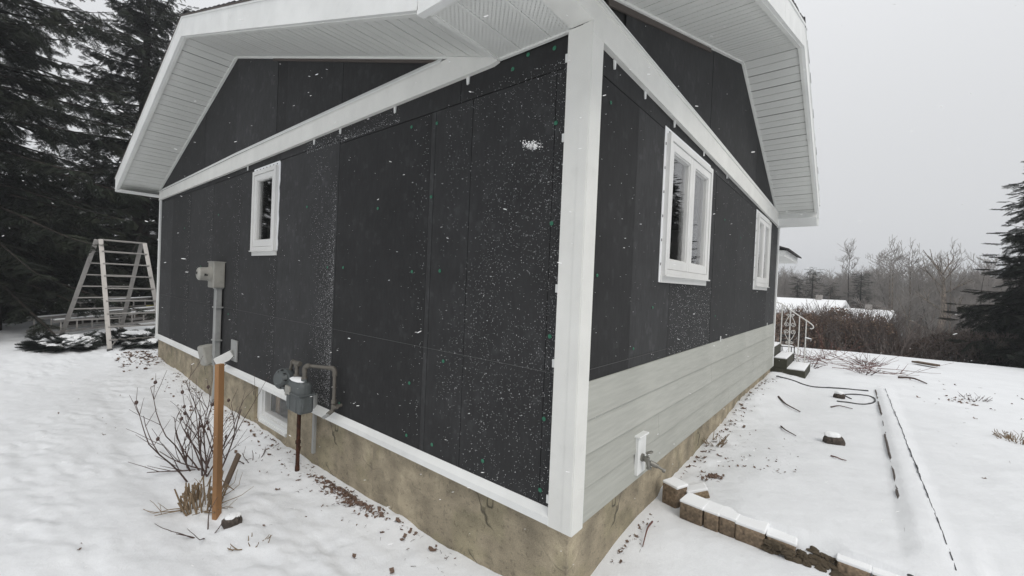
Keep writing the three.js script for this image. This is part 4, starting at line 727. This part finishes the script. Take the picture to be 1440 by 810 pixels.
{
  const r = rng(511), protos = BARE.map(([a, b]) => { const g = new THREE.Group(); mesh('trunk', a, M.bareBark, g); mesh('crown', b, M.bareTwig, g); return g; });
  for (let i = 0; i < 46; i++) {
    const px = 1098 + 350 * (i + r() * .9) / 46, dist = 41 + 20 * r(), o = protos[Math.floor(r() * 5)].clone(); o.name = numbered('bare_tree'); const s = (.60 + .18 * r()) * (px > 1240 ? 1.12 : .86);
    o.position.copy(spot(px, dist, -.2)); o.scale.setScalar(s); o.rotation.y = r() * 6.28; tag(o, 'grey leafless broadleaved tree in the hazy wood beyond the yard', 'tree', 'bare trees of the far wood'); scene.add(o);
  }
  const tall = thing('bare_tree', 'tallest leafless tree rising above the wood behind the brown hedge', 'tree', spot(1190, 44, -.2).toArray()); const [ta, tb] = bareGeo(521, 8.4, .04, .8); mesh('trunk', ta, M.bareBark, tall); mesh('crown', tb, M.bareTwig, tall);
  const br = thing('birch_tree', 'pale-barked tree with a thick trunk and long spreading limbs in the wood', 'tree', spot(1322, 37, -.2).toArray()), L = [], rb = rng(523);
  mesh('trunk', segs([[V(0, -.3, 0), V(.05, 2.4, 0), .22, .19], [V(.05, 2.4, 0), V(.18, 4.4, .05), .19, .14], [V(.18, 4.4, .05), V(.1, 6.2, 0), .14, .05]], 8), M.birch, br);
  for (const [h, a, Ln] of [[2.3, .2, 3.0], [2.6, 3.0, 2.8], [3.6, .5, 2.2], [4.2, 3.3, 2.0], [4.6, 1.6, 2], [5.2, .1, 1.8], [5.6, 3.5, 1.6], [6.0, 1, 1.5], [6.2, 2.2, 1.5], [6.4, 4, 1.3], [6.5, 5, 1.3], [1.9, 3.4, 2.4]]) twigGeo(rb, V(.1, h, 0), V(Math.cos(a), .35 + .1 * h, Math.sin(a) * .6), Ln * .85, .04, 1, L, .5, 3, .12);
  mesh('limbs', segs(L, 4), M.birch, br).userData.kind = 'stuff';
  for (const [px, d] of [[1256, 39], [1252, 40], [1281, 40], [1338, 41]]) { const o = protos[4].clone(); o.name = numbered('birch_tree'); o.position.copy(spot(px, d, -.2)); o.scale.set(.95, .78, .95); o.children[0].material = M.birch; tag(o, 'slender pale-trunked tree in the middle of the wood', 'tree', 'slender pale-trunked trees'); scene.add(o); }
  // the depth of the wood, which reads as one mass
  const w = thing('far_wood', 'hazy mass of leafless woodland behind the nearer bare trees', 'woodland'); w.userData.kind = 'stuff';
  const MT = BARE.map(() => []); for (let i = 0; i < 3600; i++) { const az = -.62 + 1.75 * r(), dist = 43 + 58 * Math.pow(r(), 1.2), x = 1.1 + dist * Math.sin(az), z = 1.9 - dist * Math.cos(az); if (dist < 52 && az > -.14 && az < .04) continue; MT[i % 5].push(mat4(on(x, z, -.2), [0, r() * 6.28, 0], (.50 + .24 * r()) * (1 + (dist - 50) * .0062))); }
  BARE.forEach(([a, b], i) => { inst('trunks', a, M.bareBark, MT[i], w); inst('crowns', b, M.bareTwig, MT[i], w); });
}
// hedges and shrubs beyond the edge of the yard
const leafFlake = (() => { const g = new THREE.PlaneGeometry(1, .7, 2, 1), p = g.attributes.position; for (let i = 0; i < p.count; i++) p.setZ(i, .2 * Math.abs(p.getX(i))); g.computeVertexNormals(); return g; })();
function hedge(name, label, x, z, rx, rz, H, n, seed, leaf, s0, stems = 26) {
  const r = rng(seed), t = thing(name, label, 'hedge', on(x, z, -.1).toArray()), L = [], A = [], C = [];
  for (let k = 0; k < stems; k++) { const px = (r() * 2 - 1) * rx, pz = (r() * 2 - 1) * rz; twigGeo(r, V(px * .75, gh(x + px * .75, z + pz) - t.position.y - .1, pz * .8), V((r() - .5) * .7, 1, (r() - .5) * .7), H * (.6 + .35 * r()), .012, 2, L, .4, 3, .12); }
  for (let i = 0; i < n; i++) { const px = (r() * 2 - 1), pz = (r() * 2 - 1), top = H * (.86 + .3 * (fbm(px * rx * 2.2 + seed, pz * 2, 3, seed) - .5)) * Math.sqrt(Math.max(.05, 1 - Math.pow(Math.abs(px), 5))), y = top * (1 - .95 * r() * r()); A.push(mat4(V(px * rx, y, pz * rz), [r() * 6, r() * 6, r() * 6], s0 * (.6 + .8 * r()))); const b = .5 + .9 * r(); C.push(rgb(b, b * (.9 + .15 * r()), b * .9)); }
  mesh('stems', segs(L.filter(([a, b]) => b.y < H * (.92 + .12 * fbm(b.x * 3 + seed, b.z * 3, 2, 5))).map(([a, b, c, d]) => [a, b, Math.max(c, .005), Math.max(d, .004)]), 3), M.hedgeStem, t); if (n) inst('leaves', leafFlake, leaf, A, t, C); return t;
}
hedge('brown_hedge', 'tall brown leafy hedge directly behind the handrail', -.55, -17.0, .95, .8, 2.95, 7500, 531, M.hedge, .05, 40);
hedge('brown_hedge', 'rounded brown hedge bush in the middle behind the yard', .55, -17.3, .8, .8, 3.1, 6500, 532, M.hedge, .05, 40);
hedge('brown_hedge', 'lower brown hedge bush at the end beside the bare shrubs', 1.6, -17.2, .75, .7, 2.75, 3600, 533, M.hedge, .05, 40);
hedge('brown_hedge', 'thin brown bush between the tall hedge and the low dark hedge', 2.55, -17.0, .6, .7, 1.9, 700, 535, M.hedge, .05, 40);
const darkHedge = std({ color: rgb(.095, .07, .06), roughness: 1, side: THREE.DoubleSide });
hedge('low_hedge', 'long low dark hedge along the snow edge on the right', 4.9, -15.6, 2.7, .5, 1.5, 15000, 534, darkHedge, .036, 150);
for (const [px, d, H, s, lbl] of [[1247, 18.5, 2.1, 541, 'leafless grey shrub right beside the brown hedge'], [1118, 24, 4.0, 545, 'thin leafless shrub standing before the gabled snowy roof'], [1152, 25, 4.2, 546, 'thin leafless shrub between the two snowy roofs'], [1186, 24, 3.9, 547, 'thin leafless shrub before the low snowy roof'], [1236, 26, 4.6, 548, 'tall thin leafless shrub just past the low snowy roof'], [1268, 17.6, 1.9, 542, 'leafless arching shrub between the hedges'], [1285, 19.5, 2.3, 543, 'leafless shrub behind the start of the low hedge'], [1225, 21, 2.6, 544, 'leafless shrub showing over the brown hedge end']]) {
  const r = rng(s), t = thing('bare_shrub', lbl, 'shrub', spot(px, d, -.1).toArray()), L = []; for (let k = 0; k < 15; k++) { const a = r() * 6.28; twigGeo(r, V(Math.cos(a) * .15, 0, Math.sin(a) * .15), V(Math.cos(a) * .8, .9, Math.sin(a) * .8), H * (.45 + .3 * r()), .010, 2, L, .5, 2, .22); }
  mesh('stems', segs(L.map(([a, b, c, e]) => [a, b, Math.max(c, .005), Math.max(e, .004)]), 4), M.hedgeStem, t);
}
// far houses under snow
function farHouse(label, px, d, w, dep, eave, ridge, dy) {
  const p = spot(px, d), t = thing('far_house', label, 'house', p.toArray(), -.15), E = eave - p.y, Rg = ridge - p.y;
  mesh('wall', join([box2(-w / 2, w / 2, -.5, E, -dep / 2, dep / 2)]), M.farWall, t);
  const rf = mesh('roof', join([prism([[-dep / 2 - .5, E - .1], [0, Rg], [dep / 2 + .5, E - .1], [dep / 2 + .5, E + .15], [0, Rg + .28], [-dep / 2 - .5, E + .15]], -w / 2 - .4, w / 2 + .4).rotateY(Math.PI / 2)]), M.snowPlain, t);
  mesh('chimney', join([box2(w * .2, w * .2 + .35, Rg - .4, Rg + .6, -.2, .2)]), M.farWall, rf);
  for (const k of [-.3, .05, .3]) mesh('window', join([box2(w * k - .4, w * k + .4, E - 1.5, E - .5, dep / 2 - .02, dep / 2 + .04)]), M.dark, t);
}
farHouse('far house with a snow-covered gable roof right of the handrail', 1128, 39.5, 4.6, 5, .55, 1.32, 0);
farHouse('farther low house with a long snowy roof behind the brown hedge', 1200, 39, 3.6, 4, .28, .78, 0);

// ---------------------------------------------------------------- snow in the air and on the boards
{
  const flake = stone(rng(601), 1, .42, .5, 1, .5), r = rng(603), A = [], wind = [.2, -.12, .1];
  for (let i = 0; i < 1700; i++) {
    const d = .55 + 9 * Math.pow(r(), 1.1), a = YAW + (r() - .5) * 1.85, x = 1.1 - Math.sin(a) * d, z = 1.9 - Math.cos(a) * d, y = 1.85 + (r() - .5) * 1.5 * d; if ((x < .05 && z < .05) || y < gh(x, z) + .05 || y > 6) continue;
    const s = (.0009 + .0034 * r() * r()) * (d < 1.2 ? .6 : 1); A.push(mat4(V(x, y, z), [(r() - .5) * .5, YAW + (r() - .5) * .8, .10 + (r() - .5) * .7 + .5 * smooth(-2, -7, x)], V(s * (1.1 + 1.6 * r()), s, s)));
  }
  const big = V(1.1, 1.85, 1.9).add(V((748 - 720) / 594, (405 - 204) / 594, -1).applyEuler(camera.rotation).multiplyScalar(.5)); // one clustered flake close by
  M.flake = new THREE.MeshPhysicalMaterial({ color: rgb(.9), roughness: 1, transmission: .4, thickness: 0 });
  { const B = [], g = () => (r() + r() + r() + r() - 2) * .87, c = stone(rng(609), 1, .6, .7, 0, .4); for (let i = 0; i < 230; i++) B.push(mat4(V(g() * .0105, g() * .0044, g() * .006), [r() * 6, r() * 6, r() * 6], .00035 + .0005 * r()));
    const t = thing('snowflake', 'large fluffy snowflake close up before the dark wall near the corner post', 'snowflake', big.toArray(), YAW); inst('crystals', c, M.flake, B, t); }
  const o = inst('falling_snow', flake, M.flake, A); o.userData.label = 'loose snowflakes drifting in the air before the dark walls'; o.userData.category = 'snow';
}
{
  const g = new THREE.OctahedronGeometry(1, 0), r = rng(607), A = [];
  const put = (u, y, s, w = 0) => A.push(mat4(V(u, y, w + .003), [r() * 6, r() * 6, r() * 6], V(s, s, s * .5)));
  for (let i = 0; i < 5200; i++) { const k = r(), u = -.13 - .95 * Math.pow(k, 1.5), y = .66 + 2.4 * Math.pow(r(), .95); if (fbm(u * 3, y * 2.2, 3, 611) + .25 * (1 - k) < .30 + .4 * r()) continue; put(u, y, .0012 + .0030 * r() * r() * r()); }
  for (let i = 0; i < 4200; i++) { const k = r() * r(), u = -2.49 - .5 * k, y = .68 + 2.35 * r(); if (fbm(u * 3, y * 1.2, 2, 613) < .15 + .5 * r()) continue; put(u, y, .0009 + .0014 * r()); }
  for (let i = 0; i < 900; i++) { const e = [-3.72, -4.8, -5.85, -6.93, -1.25][Math.floor(r() * 5)], u = e - .25 * r() * r(), y = .7 + 2.3 * r(); put(u, y, .0012 + .0015 * r()); }
  for (let i = 0; i < 500; i++) put(-1.6 - 1.5 * r(), 3.02 + .13 * r() * r(), .001 + .0016 * r());
  for (let i = 0; i < 700; i++) put(-8.6 * r(), .7 + 2.4 * r(), .001 + .0018 * r() * r());
  const o = inst('stuck_snow', g, M.snowPlain, A, house);
  const B = []; for (let i = 0; i < 1000; i++) { const under = i < 620, u = under ? 1.36 + 1.16 * r() : .1 + 6.5 * r(), y = under ? 1.34 + .55 * r() : 1.34 + 1.7 * r(); if (under && u > 2.3 && 0) continue; B.push(mat4(V(u, y, .003), [r() * 6, r() * 6, r() * 6], .0009 + .0014 * r())); }
  const o2 = inst('stuck_snow', g, M.snowPlain, B, house); o2.rotation.y = turnR;
}
renderer.render(scene, camera);
